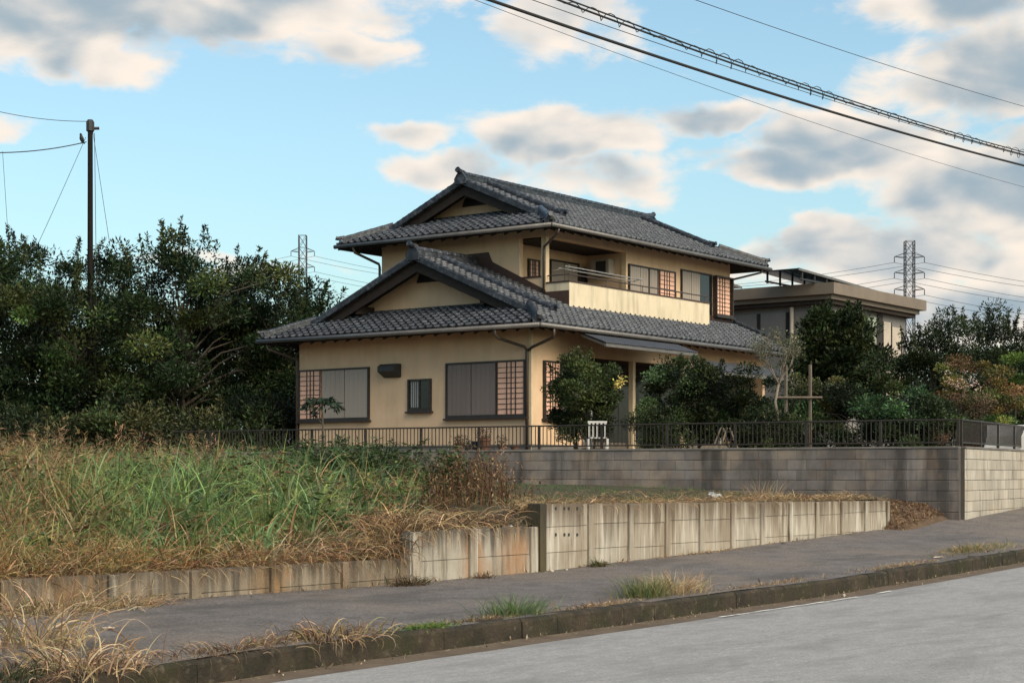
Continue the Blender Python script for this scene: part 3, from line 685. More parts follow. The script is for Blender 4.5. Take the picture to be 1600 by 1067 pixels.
# gables: wall, barge boards, vents, purlin ends, verge tiles
vt = MB().bbox(-.15, .04, -.008, .235, -.10, .085, .022).mesh('verge_tile'); vt.materials.append(M['tile'])
vt2 = MB().bbox(-.04, .15, -.008, .235, -.10, .085, .022).mesh('verge_tile'); vt2.materials.append(M['tile'])
def gable(parent, xv, xw, vc, half, z0, inn, front=True, thick=.1):
    """verge plane xv, wall plane xw, centre vc, eave half width, eave height, run where the verge starts"""
    za = z0+PITCH*half; sg = 1 if front else -1
    zb = z0+PITCH*1.8-.06
    hb_ = half-(zb-z0)/PITCH
    MB().prism([(xw,vc-hb_,zb),(xw,vc+hb_,zb),(xw,vc,za-.10)], (sg*thick,0,0)).build('gable_infill', M['stucco'], parent)
    for s in (-1, 1):
        e = half-inn
        ol = [(vc,za-.10),(vc,za-.40),(vc+s*e,z0+PITCH*inn-.36),(vc+s*(e+.02),z0+PITCH*inn-.10)]
        MB().prism([(xv,y,z) for y, z in ol], (sg*.045,0,0)).build('barge_board', M['wood'], parent)
        ol2 = [(vc,za-.06),(vc,za-.14),(vc+s*e,z0+PITCH*inn-.14),(vc+s*e,z0+PITCH*inn-.06)]
        MB().prism([(xv-sg*.03,y,z) for y, z in ol2], (sg*.03,0,0)).build('barge_trim', M['wood'], parent)
        n = int((e/ct)/TE)
        for i in range(n+1):
            d = Vector((0, -s, PITCH)).normalized(); nn = Vector((0, s*PITCH, 1)).normalized()
            a = d.cross(nn); base = Vector((xv, vc+s*e, z0+PITCH*inn))+d*(i*TE-.05)
            m = Matrix((a, d, nn)).transposed().to_4x4(); m.translation = base
            o = D.objects.new('verge_tile', vt if (a.x*sg > 0) else vt2); col.objects.link(o); o.parent = parent; o.matrix_local = m
    w = .50
    MB().prism([(xw-sg*.03,vc-w*1.15,za-.62),(xw-sg*.03,vc+w*1.15,za-.62),(xw-sg*.03,vc+w*.9,za-.33),(xw-sg*.03,vc,za-.16),(xw-sg*.03,vc-w*.9,za-.33)], (sg*.028,0,0)).build('gable_vent', M['black'], parent)
    for q, zz in ((0, za-.36), (-half*.45, za-PITCH*half*.45-.38), (half*.45, za-PITCH*half*.45-.38)):
        x0, x1 = sorted((xv+sg*.05, xw)); MB().box(x0, x1, vc+q-.07, vc+q+.07, zz-.1, zz+.12).build('purlin_end', M['wood'], parent)
    x0, x1 = sorted((xv-sg*.02, xw-sg*.002))
    x0, x1 = sorted((xw-sg*.12, xw-sg*.002)); MB().box(x0, x1, vc-hb_+.12, vc+hb_-.12, zb-.02, zb+.09).build('skirt_flashing', M['tile'], parent)
gable(lower, .2, .9, 4.05, 4.95, ZL, 1.1)
gable(upper, 3.05, 3.7, 4.65, 3.9, ZU, 1.15)
gable(upper, 13.05, 12.4, 4.65, 3.9, ZU, 1.15, False)
# ---------------------------------------------------------------- plants
rng = np.random.default_rng(11)
class Plant:
    """collects grass blades and leaves as one coloured mesh"""
    def __init__(s): s.V = []; s.F = []; s.C = []; s.n = 0
    def _add(s, v, f, c): s.V.append(v); s.F.append(f+s.n); s.C.append(c); s.n += len(v)
    def blades(s, P, az, el, length, width, droop, colr, seg=5, wander=.15, tipc=None, roll=None):
        P = np.asarray(P, float); N = len(P)
        az = np.broadcast_to(az, N).astype(float).copy(); el = np.broadcast_to(el, N).astype(float).copy()
        length = np.broadcast_to(length, N); width = np.broadcast_to(width, N); droop = np.broadcast_to(droop, N)
        colr = np.broadcast_to(np.asarray(colr, float), (N, 3)); tipc = colr*1.15 if tipc is None else np.broadcast_to(np.asarray(tipc, float), (N, 3))
        roll = rng.uniform(-1.2, 1.2, N) if roll is None else np.broadcast_to(roll, N)
        p = P.copy(); vs = np.zeros((N, seg+1, 2, 3)); cs = np.zeros((N, seg+1, 2, 3))
        for k in range(seg+1):
            t = k/seg
            d = np.stack([np.cos(el)*np.cos(az), np.cos(el)*np.sin(az), np.sin(el)], -1)
            h = np.stack([-np.sin(az), np.cos(az), np.zeros(N)], -1); b = np.cross(d, h)
            sd = h*np.cos(roll)[:, None]+b*np.sin(roll)[:, None]
            w = (width*(1-t**1.6)*.5+.0004)[:, None]*(0.6+.4*min(1, 3*t+.3))
            vs[:, k, 0] = p-sd*w; vs[:, k, 1] = p+sd*w
            cs[:, k, :] = (colr*(1-t)+tipc*t)[:, None, :]
            p = p+d*(length/seg)[:, None]
            el = el-droop/seg*(.5+1.2*t); az = az+rng.normal(0, wander, N)
        i = np.arange(N*(seg+1)*2).reshape(N, seg+1, 2)
        f = np.stack([i[:, :-1, 0], i[:, :-1, 1], i[:, 1:, 1], i[:, 1:, 0]], -1).reshape(-1, 4)
        s._add(vs.reshape(-1, 3), f, cs.reshape(-1, 3)); return p
    def leaves(s, P, length, width, colr, up=.3, dirs=None):
        P = np.asarray(P, float); N = len(P); length = np.broadcast_to(length, N)[:, None]; width = np.broadcast_to(width, N)[:, None]
        d = rng.normal(0, 1, (N, 3)) if dirs is None else np.asarray(dirs, float)+rng.normal(0, .35, (N, 3))
        d[:, 2] += up*0; d /= np.linalg.norm(d, axis=1)[:, None]
        n = rng.normal(0, 1, (N, 3)); n[:, 2] = np.abs(n[:, 2])+up*3
        sd = np.cross(d, n); sd /= np.linalg.norm(sd, axis=1)[:, None]+1e-9; nn = np.cross(sd, d)
        colr = np.broadcast_to(np.asarray(colr, float), (N, 3))
        v = np.stack([P, P+d*length*.45-sd*width*.5-nn*width*.12, P+d*length, P+d*length*.45+sd*width*.5-nn*width*.12], 1)
        i = np.arange(N*4).reshape(N, 4)
        s._add(v.reshape(-1, 3), i, np.repeat(colr, 4, 0))
    def build(s, name, m, parent=None, loc=(0, 0, 0)):
        V = np.concatenate(s.V)-np.array(loc if parent is None else (0, 0, 0)); 
        o = link(name, np_mesh(name, V, np.concatenate(s.F), np.concatenate(s.C)), m, parent, loc if parent is None else (0, 0, 0))
        return o
def tint(base, N, v=.25, hue=.08):
    base = np.asarray(base, float); k = np.exp(rng.normal(0, v, (N, 1))); h = np.exp(rng.normal(0, hue, (N, 3)))
    return np.clip(base*k*h, .003, .9)

def tree(name, label, cat, base, height, crown, leaf, ccol, n_clump, per, seed, trunk_r=.12, bark='bark', group=None, lean=(0, 0), sprigs=0, clump_r=.5, flat=.7, stems=1, core=.55, tips=None, sprig_len=1.0, bare=.25, extra=None):
    """crown = (dx,dy,zc, rx,ry,rz) relative to base; clumps of leaf faces spread through the crown volume, on limbs"""
    global rng
    rng = np.random.default_rng(seed); rd = random.Random(seed)
    base = Vector(base); t = empty(name, base); tag(t, label, cat, group)
    dx, dy, zc, rx, ry, rz = crown
    # uneven crown: clump centres pulled out to lobes
    u = rng.normal(0, 1, (n_clump, 3)); u /= np.linalg.norm(u, axis=1)[:, None]
    rad = rng.uniform(core**3, 1, n_clump)**(1/3.)
    lob = 1+.32*np.sin(u[:, 0]*5+seed)*np.cos(u[:, 1]*4.1+seed*2)+.14*np.sin(u[:, 2]*7+seed*3)
    C = np.stack([dx+u[:, 0]*rx*rad*lob, dy+u[:, 1]*ry*rad*lob, zc+u[:, 2]*rz*rad*lob], -1)
    C[:, 2] = np.maximum(C[:, 2], .12*height)
    # trunk and limbs
    tb = MB()
    for st in range(stems):
        a0 = rd.uniform(0, 6.28); o = Vector((math.cos(a0), math.sin(a0), 0))*(0 if stems == 1 else rd.uniform(.1, .35))
        top = Vector((dx, dy, 0))*.75+Vector((0, 0, zc+rz*.35))+o*2+Vector((lean[0], lean[1], 0))
        pts = []; n = 7
        for i in range(n):
            q = i/(n-1); p = o+(top-o)*q; w = .09*math.sin(q*3.1)*height*.12
            pts.append(p+Vector((rd.uniform(-w, w), rd.uniform(-w, w), 0)))
        tr = trunk_r/(stems**.5); tb.tube(pts, [tr*1.25]+[tr*(1-.72*i/(n-1)) for i in range(1, n)], 7)
        order = sorted(range(n_clump), key=lambda i: rd.random())[:max(6, int(n_clump*.55)//stems)]
        for i in order:
            c = Vector(C[i]); q = max(.18, min(.95, (c.z/max(top.z, .1))*.72+rd.uniform(-.1, .05)))
            k = q*(n-1); a = int(k); s0 = pts[a].lerp(pts[min(a+1, n-1)], k-a)
            mid = s0.lerp(c, .5)+Vector((rd.uniform(-.1, .1), rd.uniform(-.1, .1), .10*(c-s0).length))
            r0 = tr*(1-.72*q)*.55; tb.tube([s0, mid, c], [r0, r0*.55, r0*.16], 5, False)
    tb.build('trunk', M[bark], t, True)
    p = Plant()
    ccol = [np.array(c) for c in ccol]
    lit = (C[:, 2]-zc)/rz
    cc = np.array([ccol[rd.randrange(len(ccol))] for _ in range(n_clump)])*np.exp(rng.normal(-.04, .42, (n_clump, 1)))
    for i in range(n_clump):
        m = int(per*rng.uniform(.5, 1.5)); r = clump_r*rng.uniform(.6, 1.35)
        q = rng.normal(0, 1, (m, 3)); q /= np.linalg.norm(q, axis=1)[:, None]
        q *= (rng.uniform(0, 1, m)**.45*r)[:, None]; q[:, 2] *= flat
        p.leaves(C[i]+q, leaf[0]*rng.uniform(.6, 1.3, m), leaf[1]*rng.uniform(.6, 1.3, m), tint(cc[i], m, .28, .10), .25, dirs=q/(r+1e-6)+np.array([0, 0, .25]))
    for i in range(sprigs):       # upright leafy shoots breaking the outline
        a = rng.uniform(0, 6.28); q = rng.uniform(.0, .9)**.5
        b0 = np.array([dx+math.cos(a)*rx*q, dy+math.sin(a)*ry*q, zc+rz*.85*math.sqrt(max(0, 1-q*q))])
        L = sprig_len*rng.uniform(.5, 1.3); d = np.array([math.cos(a)*q*.35+rng.normal(0, .15), math.sin(a)*q*.35+rng.normal(0, .15), 1.0]); d /= np.linalg.norm(d)
        m = int(90*L/sprig_len); tt = rng.uniform(0, 1, m)
        P = b0+d*(tt*L)[:, None]+rng.normal(0, .05, (m, 3))*(1.15-tt)[:, None]*1.5
        p.leaves(P, leaf[0]*rng.uniform(.6, 1.2, m), leaf[1]*rng.uniform(.6, 1.1, m), tint(ccol[rd.randrange(len(ccol))], m, .25), .2, dirs=np.tile(d*.5, (m, 1))+rng.normal(0, .5, (m, 3)))
        e = b0+d*L; p.blades([b0], math.atan2(d[1], d[0]), math.asin(d[2]), L, .02, 0, (.04, .035, .025), 3, 0)
    p.build('crown', M['leaf'], t)
    if extra: extra(t, C, p)
    return t

DARK = [(.018,.027,.010),(.026,.038,.013),(.013,.020,.008),(.038,.050,.016)]
WOOD = [(.014,.026,.010),(.022,.038,.013),(.034,.053,.017),(.010,.018,.008),(.046,.056,.017)]
def gz(px, py, d): return at(px, py, d)
# wood on the left: (photo bearing px, distance, top py, crown half-width m, label)
LEFT = [(-45,56,372,3.3,'leftmost broad dark tree of the wood, cut by the picture edge'),
        (62,60,372,3.0,'dark tree left of the tall pole, with upright shoots on top'),
        (118,54,440,2.3,'lower dark tree directly in front of the tall pole, left side'),
        (205,58,418,2.6,'tree just right of the tall pole with a rounded dark crown'),
        (285,55,368,3.3,'tallest tree of the wood, right of the pole, with gaps showing sky'),
        (372,60,430,2.7,'mid-height tree of the wood between the tallest tree and the pylon'),
        (432,57,442,2.5,'slender spiky tree of the wood left of the house roof'),
        (492,63,478,2.6,'rightmost tree of the wood, half hidden behind the roof corner')]
for i, (px, d, py, hw, lab) in enumerate(LEFT):
    b = gz(px, 740, d); b.z = 1.38; top = EYE+(740-py)/2650.*d; H = top-1.38
    tree('wood_tree', lab, 'tree', b, H, (0, 0, H*.58, hw, hw*1.05, H*.42), (.15, .062), WOOD, 84, 430, (100, 211, 102, 103, 104, 105, 106, 107)[i], .17, group='trees of the wood on the left', sprigs=26, clump_r=.66, flat=.62, stems=1+(i % 2), core=.35, sprig_len=.95)
# low thicket along the foot of the wood
for i, (px, d, py, hw) in enumerate([(10,50,640,2.3),(95,49,655,2.0),(190,50,630,2.2),(270,51,655,2.0),(345,50,640,2.1),(418,50,640,1.9),(478,52,610,1.6)]):
    b = gz(px, 740, d); b.z = 1.38; top = EYE+(740-py)/2650.*d; H = top-1.38
    tree('thicket_bush', ['bush at the far left foot of the wood','second bush from the left at the foot of the wood','bush at the foot of the tall pole','bush right of the pole below the tallest tree','middle bush below the gaps in the wood','bush left of the house wall under the spiky tree','bush touching the left end of the house'][i], 'bush', b, H, (0, 0, H*.5, hw, 1.1, H*.5), (.13, .055), DARK+[(.05,.05,.02)], 34, 300, 140+i, .06, group='thicket below the wood', sprigs=8, clump_r=.6, stems=2, core=.3, sprig_len=.5)

GZ = 2.08
def garden_tree(name, label, px, d, top_py, hw, cat='tree', zlow=.3, **k):
    b = gz(px, 740, d); b.z = 1.12 if (b.x > 35 and 13.28 < b.y < 17.5) else GZ; top = EYE+(740-top_py)/2650.*d; H = top-b.z
    rz = H*(1-zlow)/2
    return tree(name, label, cat, b, H, (0, 0, H-rz, hw, hw, rz), k.pop('leaf', (.14,.075)), k.pop('cols', DARK), k.pop('n', 70), k.pop('per', 190), k.pop('seed', 1), **k)
def yellow_bits(t, C, p):
    q = Plant(); c = at(966, 597, 40.0)-Vector(t.location); c = np.array(c)
    for (ox, oz, nn) in ((.0,.0,40),(.10,.05,30),(-.05,-.09,26)):
        P = c+np.array([ox*.6, -ox*.8, oz])+rng.normal(0, .045, (nn, 3)); q.leaves(P, .07, .05, tint((.62,.50,.16), nn, .15), .3)
    q.build('yellow_cluster', M['leaf'], t)  # small yellow leaf faces gathered at one spot of the crown
garden_tree('camellia_tree', 'round dark camellia with a yellow cluster, at the house corner behind the railing', 910, 40.6, 550, .86, seed=21, zlow=.16, cols=[(.024,.035,.012),(.042,.058,.020),(.015,.023,.009),(.062,.078,.026)], n=70, per=330, clump_r=.25, trunk_r=.05, stems=3, extra=yellow_bits, leaf=(.072,.042), group='garden trees', sprigs=6, sprig_len=.3)
garden_tree('camellia_tree', 'wide dark evergreen shrub in front of the veranda and its canopies', 1085, 39.5, 566, 1.15, seed=22, zlow=.12, cols=DARK+[(.045,.070,.028)], n=95, per=330, clump_r=.28, trunk_r=.06, stems=3, leaf=(.075,.042), group='garden trees', sprigs=7, sprig_len=.3)
garden_tree('evergreen_shrub', 'low dark shrub right of the wide veranda shrub, below the second canopy', 1165, 39.0, 610, 1.0, 'bush', seed=23, zlow=.05, n=40, per=300, clump_r=.28, trunk_r=.04, leaf=(.075,.042), group='garden trees')
garden_tree('evergreen_tree', 'large dark tree in front of the neighbouring flat-roofed building', 1312, 43.5, 486, .95, seed=47, zlow=.25, n=90, per=420, clump_r=.36, trunk_r=.12, leaf=(.13,.065), group='garden trees', sprigs=26, sprig_len=.55, flat=.8)
garden_tree('evergreen_shrub', 'dark leafy shrub filling the garden below the large tree', 1355, 40.0, 572, 1.1, 'bush', seed=25, zlow=.05, n=60, per=340, clump_r=.33, trunk_r=.05, leaf=(.085,.042), cols=DARK+[(.03,.062,.022)], group='garden trees')
garden_tree('evergreen_tree', 'dark pointed tree between the flat-roofed building and the right edge', 1455, 41.5, 522, 1.0, seed=26, zlow=.10, n=85, per=380, clump_r=.34, trunk_r=.10, leaf=(.08,.04), group='garden trees', sprigs=16, sprig_len=.55)
garden_tree('evergreen_shrub', 'dark shrub behind the railing near the right corner post', 1425, 37.0, 600, .95, 'bush', seed=27, zlow=.03, n=46, per=320, clump_r=.3, trunk_r=.04, leaf=(.08,.04), cols=DARK+[(.034,.066,.026)], group='garden trees')
garden_tree('maple_tree', 'orange and olive maple behind the right corner of the railing', 1527, 39.5, 545, 1.0, seed=28, zlow=.12, cols=[(.15,.115,.032),(.11,.125,.035),(.17,.095,.045),(.085,.09,.032),(.13,.14,.035)], n=60, per=300, clump_r=.28, trunk_r=.06, stems=2, leaf=(.06,.036), group='garden trees', flat=.5, bark='bark_pale')
def pink(t, C, p):
    q = Plant(); c = np.array(at(1503, 600, 37.6)-Vector(t.location))
    for k in range(26):
        f = rng.normal(0, 1, 3)*np.array([.42,.25,.13]); nn = 7
        q.leaves(c+f+rng.normal(0, .025, (nn, 3)), .05, .035, tint((.46,.31,.27), nn, .15), .3)
    q.build('pink_blossom', M['leaf'], t)
garden_tree('flowering_shrub', 'brownish shrub with pale pink blossom beside the maple', 1495, 38.0, 588, .8, 'bush', seed=29, zlow=.03, cols=[(.095,.055,.035),(.075,.050,.030),(.060,.060,.028)], n=40, per=260, clump_r=.25, trunk_r=.04, stems=3, leaf=(.055,.032), group='garden trees', extra=pink, flat=.6)
garden_tree('cloud_pruned_pine', 'bright yellow-green layered pine at the right picture edge', 1586, 41.0, 560, 1.05, seed=30, zlow=.24, cols=[(.10,.15,.030),(.13,.17,.035),(.055,.10,.030),(.045,.085,.03)], n=30, per=800, clump_r=.36, trunk_r=.08, leaf=(.09,.022), group='garden trees', flat=.32, core=.6)
garden_tree('evergreen_shrub', 'dark low shrub under the yellow-green pine at the right edge', 1600, 42.5, 640, 1.1, 'bush', seed=31, zlow=.03, n=34, per=260, clump_r=.3, trunk_r=.04, leaf=(.12,.05), group='garden trees')
garden_tree('yew_tree', 'pale green shrub against the neighbouring wall, left of the large dark tree', 1248, 46.0, 505, .8, seed=32, zlow=.1, cols=[(.05,.085,.034),(.075,.105,.045),(.04,.06,.03)], n=40, per=280, clump_r=.28, trunk_r=.05, leaf=(.07,.036), group='garden trees')
garden_tree('evergreen_shrub', 'olive shrub behind the timber garden frame', 1262, 41.0, 580, .65, 'bush', seed=33, zlow=.03, cols=[(.06,.066,.026),(.035,.048,.02),(.09,.085,.03)], n=34, per=230, clump_r=.26, trunk_r=.03, leaf=(.07,.036), group='garden trees')
garden_tree('evergreen_shrub', 'dark undergrowth bush behind the railing below the bare-branched tree', 1200, 37.6, 640, .7, 'bush', seed=34, zlow=.02, n=26, per=230, clump_r=.25, trunk_r=.03, leaf=(.07,.036), group='garden trees')
garden_tree('evergreen_shrub', 'low dark bush at the foot of the wide veranda shrub', 1030, 38.2, 640, .8, 'bush', seed=35, zlow=.02, n=28, per=230, clump_r=.26, trunk_r=.03, leaf=(.07,.036), group='garden trees')
# distant feathery trees on the right
for i, (px, d, py, hw, lab) in enumerate([(1530,72,492,2.6,'far feathery tree on the right skyline, left one'),(1588,70,490,2.4,'far feathery tree at the right picture edge on the skyline'),(1640,74,500,2.6,'far tree just beyond the right picture edge')]):
    b = gz(px, 740, d); b.z = 1.4; H = EYE+(740-py)/2650.*d-1.4
    tree('far_tree', lab, 'tree', b, H, (0, 0, H*.6, hw, hw, H*.38), (.17,.06), DARK, 60, 330, 160+i, .14, group='far trees on the right', sprigs=26, clump_r=.65, core=.35, sprig_len=1.0)

# nearly bare tree beside the timber frame
def bare_tree():
    rd = random.Random(4); base = at(1213, 740, 37.6); base.z = GZ
    t = empty('bare_tree', base); tag(t, 'slender pale tree with thin sparse twigs in front of the lower roof', 'tree', 'garden trees')
    tb = MB(); ends = []
    H = EYE+(740-600)/2650.*37.6-GZ
    fork = Vector((.05, -.03, H)); tb.tube([(0,0,0),(.03,-.05,H*.4),(-.02,.02,H*.75),fork], [.045,.038,.034,.03], 7)
    def grow(p, d, L, r, dep):
        e = p+d*L; m = p.lerp(e, .5)+Vector((rd.uniform(-.05,.05),)*3); tb.tube([p, m, e], [r, r*.8, r*.6], 5, False)
        if dep == 0: ends.append((e, d)); return
        for k in range(rd.choice((2, 3, 3))):
            nd = (d+Vector((rd.uniform(-.75,.75), rd.uniform(-.75,.75), rd.uniform(-.15,.5)))).normalized(); grow(e, nd, L*rd.uniform(.62,.9), r*.58, dep-1)
            if dep < 3: ends.append((e, nd))
    for k in range(5):
        a = k*1.26+.3; grow(fork, Vector((math.cos(a)*.55, math.sin(a)*.55, .85)).normalized(), .42, .022, 3)
    tb.build('trunk', M['bark_pale'], t, True)
    p = Plant()
    for (e, d) in ends:
        n = 9; P = np.array(e)+rng.normal(0, .07, (n, 3)); p.leaves(P, .055, .028, tint((.10,.10,.06), n, .3), .2)
    p.build('crown', M['leaf'], t)
bare_tree()
# palm-like sapling in front of the left window
def sapling():
    base = at(504, 740, 38.9); base.z = 1.45; t = empty('sapling', base); tag(t, 'thin dark sapling with drooping leaves in front of the left window', 'tree')
    H = EYE+(740-628)/2650.*38.9-1.45
    tb = MB(); tb.tube([(0,0,0),(.03,0,H*.5),(-.02,.0,H)], [.03,.026,.02], 6); 
    tb.tube([(0,0,H*.72),(-.12,.14,H*.86)], [.014,.01], 5)
    tb.build('trunk', M['bark'], t, True)
    p = Plant()
    for k in range(12):
        a = k*.55; p.blades([(-.02,0,H)], a, .55, rng.uniform(.4,.62), .035, 2.0, (.016,.024,.014), 7, .05)
        n = 26; tt = rng.uniform(.15, 1, n); L = .55
        P = np.stack([-.02+np.cos(a)*tt*L*.8, np.sin(a)*tt*L*.8, H+.16*np.sin(tt*2.2)-.28*tt*tt], -1); p.leaves(P, .17, .05, tint((.020,.032,.018), n, .25), .1, dirs=np.tile([math.cos(a)*.6, math.sin(a)*.6, -.5], (n, 1)))
    for k in range(3):
        P = np.array([(-.12,.14,H*.86)])+rng.normal(0, .05, (14, 3)); p.leaves(P, .12, .05, tint((.02,.032,.018), 14), .1)
    p.build('crown', M['leaf'], t)
sapling()

# ---------------------------------------------------------------- grass of the vacant lot
rng = np.random.default_rng(5)
STRAW = (.36,.255,.145); TAN = (.30,.195,.10); RUST = (.20,.095,.045); BROWN = (.13,.078,.045); GREEN = (.095,.140,.045); BLUEG = (.115,.180,.082); OLIVE = (.12,.115,.040); DKG = (.026,.040,.016)
def lotz(P): return np.array([lot_z(a, b) for a, b in P])
def frus(n, y0, y1, pad=40, x1px=640, x0px=-40):
    """random points on the lot inside the wedge of ground between two sight bearings"""
    Y = rng.uniform(y0, y1, n); px = rng.uniform(x0px-pad*0, x1px, n); r = (px-800)/2650.; d = Y/(.6-.8*r)
    return np.stack([(.8+.6*r)*d, Y], -1), px
def mixcols(px, Y, opts): pass
g = Plant()
# (a) body of tall bluish-green grass: tussocks of arching blades
T, tpx = frus(1700, 13.8, 27, x0px=-60, x1px=650)
patch = np.sin(T[:,0]*.9+T[:,1]*.5)+np.sin(T[:,0]*.37-T[:,1]*.8+2)
th = rng.uniform(.38, 1.08, len(T))*np.interp(T[:,1], [14.2,16,20,27], [.55,.9,.82,.62])*np.interp(tpx, [-60,440,520,650], [1,1,.8,.62])*(1+.14*patch)
fr = np.interp(tpx, [-60,120,260,480,650], [.35,.52,.92,.96,.85])*np.interp(T[:,1], [14,15,21,27], [.75,1,1,.8])
u = rng.uniform(0, 1, len(T)); v_ = rng.uniform(0, 1, len(T))[:, None]
tc_ = np.where((u < fr)[:,None], np.where(v_ < .45, tint(BLUEG, len(T), .28), np.where(v_ < .8, tint(GREEN, len(T), .28), tint((.15,.19,.06), len(T), .25))), np.where(v_ < .4, tint(OLIVE, len(T), .3), np.where(v_ < .8, tint(TAN, len(T), .3), tint((.22,.12,.05), len(T), .3))))
m = 24; N = len(T)*m
tw_ = np.repeat(rng.uniform(.010, .034, len(T)), m); az_ = rng.uniform(0, 6.28, N)
B = np.repeat(T, m, 0)+np.c_[np.cos(az_), np.sin(az_)]*np.abs(rng.normal(0, .09, N))[:,None]
g.blades(np.c_[B, np.repeat(lotz(T), m)-.03], az_+rng.normal(0, .5, N), rng.uniform(.75, 1.52, N), np.repeat(th, m)*rng.uniform(.5, 1.25, N), tw_*rng.uniform(.6, 1.3, N), rng.uniform(.3, 2.7, N), np.repeat(tc_, m, 0)*np.exp(rng.normal(0, .22, (N,1))), 5, .10)
# dead blades and bare stems standing among the green
P, px = frus(2600, 14.0, 27, x0px=-60, x1px=650)
g.blades(np.c_[P, lotz(P)], rng.uniform(0, 6.28, len(P)), rng.uniform(.6, 1.52, len(P)), rng.uniform(.3, .95, len(P)), rng.uniform(.005, .016, len(P)), rng.uniform(0, 2.4, len(P)), np.where((rng.uniform(0,1,len(P)) < .6)[:,None], tint(TAN, len(P), .3), tint(STRAW, len(P), .25)), 5, .2)
# broad-leaved weeds scattered through it
P, px = frus(260, 14.0, 24, x0px=-60, x1px=650); Z = lotz(P)
for q in range(len(P)):
    n = int(rng.integers(14, 46)); hgt = rng.uniform(.25, .75); t_ = rng.uniform(.15, 1, n)
    pc = np.array([P[q,0], P[q,1], Z[q]])+np.c_[rng.normal(0, .08, (n,2)), t_*hgt]
    wc = [(.055,.085,.026),(.085,.115,.032),(.14,.12,.04),(.10,.055,.028)][int(rng.integers(0, 4))]
    g.leaves(pc, rng.uniform(.06, .17, n), rng.uniform(.025, .06, n), tint(wc, n, .25), .3, dirs=np.c_[rng.normal(0, 1, (n,2)), np.full(n, -.1)])
    g.blades([pc[0]*0+np.array([P[q,0], P[q,1], Z[q]])], 0, 1.5, hgt, .012, .1, (.07,.07,.03), 3, .05)
# (b) back rows: reddish tan plumes
P, px = frus(1500, 18.5, 32, x0px=-60, x1px=480); Z = lotz(P)
k = rng.uniform(0, 1, len(P)) < np.interp(px, [-60,420,480], [.9,.7,.2])*np.clip(.45+.5*np.sin(P[:,0]*1.7+1)*np.sin(P[:,1]*1.3)+.3*np.sin(P[:,0]*.6), .04, 1); P = P[k]; Z = Z[k]; px = px[k]
hh = rng.uniform(.32, .92, len(P))*np.interp(px, [0,380,480], [1,.9,.6]); az_ = rng.uniform(0, 6.28, len(P))
e = g.blades(np.c_[P, Z], az_, rng.uniform(1.25, 1.55, len(P)), hh, .010, .35, tint(OLIVE, len(P)), 4, .05, tipc=tint(TAN, len(P)))
m = 16
E = np.repeat(e, m, 0)+np.c_[rng.normal(0, .035, (len(e)*m, 2)), -rng.uniform(0, .36, len(e)*m)]
g.blades(E, rng.uniform(0, 6.28, len(E)), rng.uniform(.1, 1.2, len(E)), rng.uniform(.05, .16, len(E)), .011, 1.6, np.repeat(np.where((rng.uniform(0,1,len(e)) < .45)[:,None], tint((.27,.165,.095), len(e), .25), np.where((rng.uniform(0,1,len(e)) < .5)[:,None], tint((.20,.17,.08), len(e), .25), tint((.23,.12,.065), len(e), .25))), m, 0), 2, .1)
# (c) dry orange and tan grass, near the wall and to the lower left
P, px = frus(6500, 13.25, 16.8, x0px=-60, x1px=660); Z = lotz(P)
k = rng.uniform(0, 1, len(P)) < np.where(px < 190, np.interp(P[:,1], [13.2,14.2,16.8], [1,.9,.5]), np.interp(P[:,1], [13.2,13.6,14.4], [.9,.35,.03])); P = P[k]; Z = Z[k]; px = px[k]
cc = np.where((rng.uniform(0,1,len(P)) < .45)[:,None], tint(TAN, len(P), .3), np.where((rng.uniform(0,1,len(P)) < .55)[:,None], tint((.24,.125,.045), len(P), .3), tint(OLIVE, len(P), .3)))
for rep in range(3):
    g.blades(np.c_[P+rng.normal(0, .05, P.shape), Z-.02], rng.uniform(0, 6.28, len(P)), rng.uniform(.5, 1.45, len(P)), rng.uniform(.25, .62, len(P)), rng.uniform(.006, .013, len(P)), rng.uniform(.8, 3.4, len(P)), cc*rng.uniform(.75, 1.2, (len(P),1)), 5, .28)
# (d) flattened brown tangle spilling over the wall tops
def tangle(p, n, X0, X1, y0, y1, hz, cols, L=(.25,.7), lift=.14, w=(.005,.011), spill=0):
    X = rng.uniform(X0, X1, n); Y = rng.uniform(y0, y1, n); Z = np.array([lot_z(a, b) for a, b in zip(X, Y)])+rng.uniform(-.02, lift, n)+hz
    c = np.concatenate([tint(cols[i % len(cols)], 1, .3) for i in range(n)])
    el = rng.uniform(-.2, .9, n); az = rng.uniform(0, 6.28, n)
    if spill: az = np.where(rng.uniform(0, 1, n) < spill, rng.normal(-1.57, .6, n), az)
    p.blades(np.c_[X, Y, Z], az, el, rng.uniform(*L, n), rng.uniform(*w, n), rng.uniform(.5, 4.2, n), c, 6, .35)
tangle(g, 3600, 8.5, 15.6, 13.12, 13.8, -.02, [BROWN, TAN, RUST, STRAW, (.08,.05,.03)], lift=.08, L=(.15,.5), spill=.3)
tangle(g, 2600, 13.6, 17.9, 13.12, 14.5, .0, [BROWN, TAN, STRAW, (.09,.055,.035)], L=(.2,.6), lift=.16, w=(.006,.014), spill=.25)
tag(g.build('field_grass', M['grass']), 'tall green and tan grass covering the vacant lot', 'grass', kind='stuff')

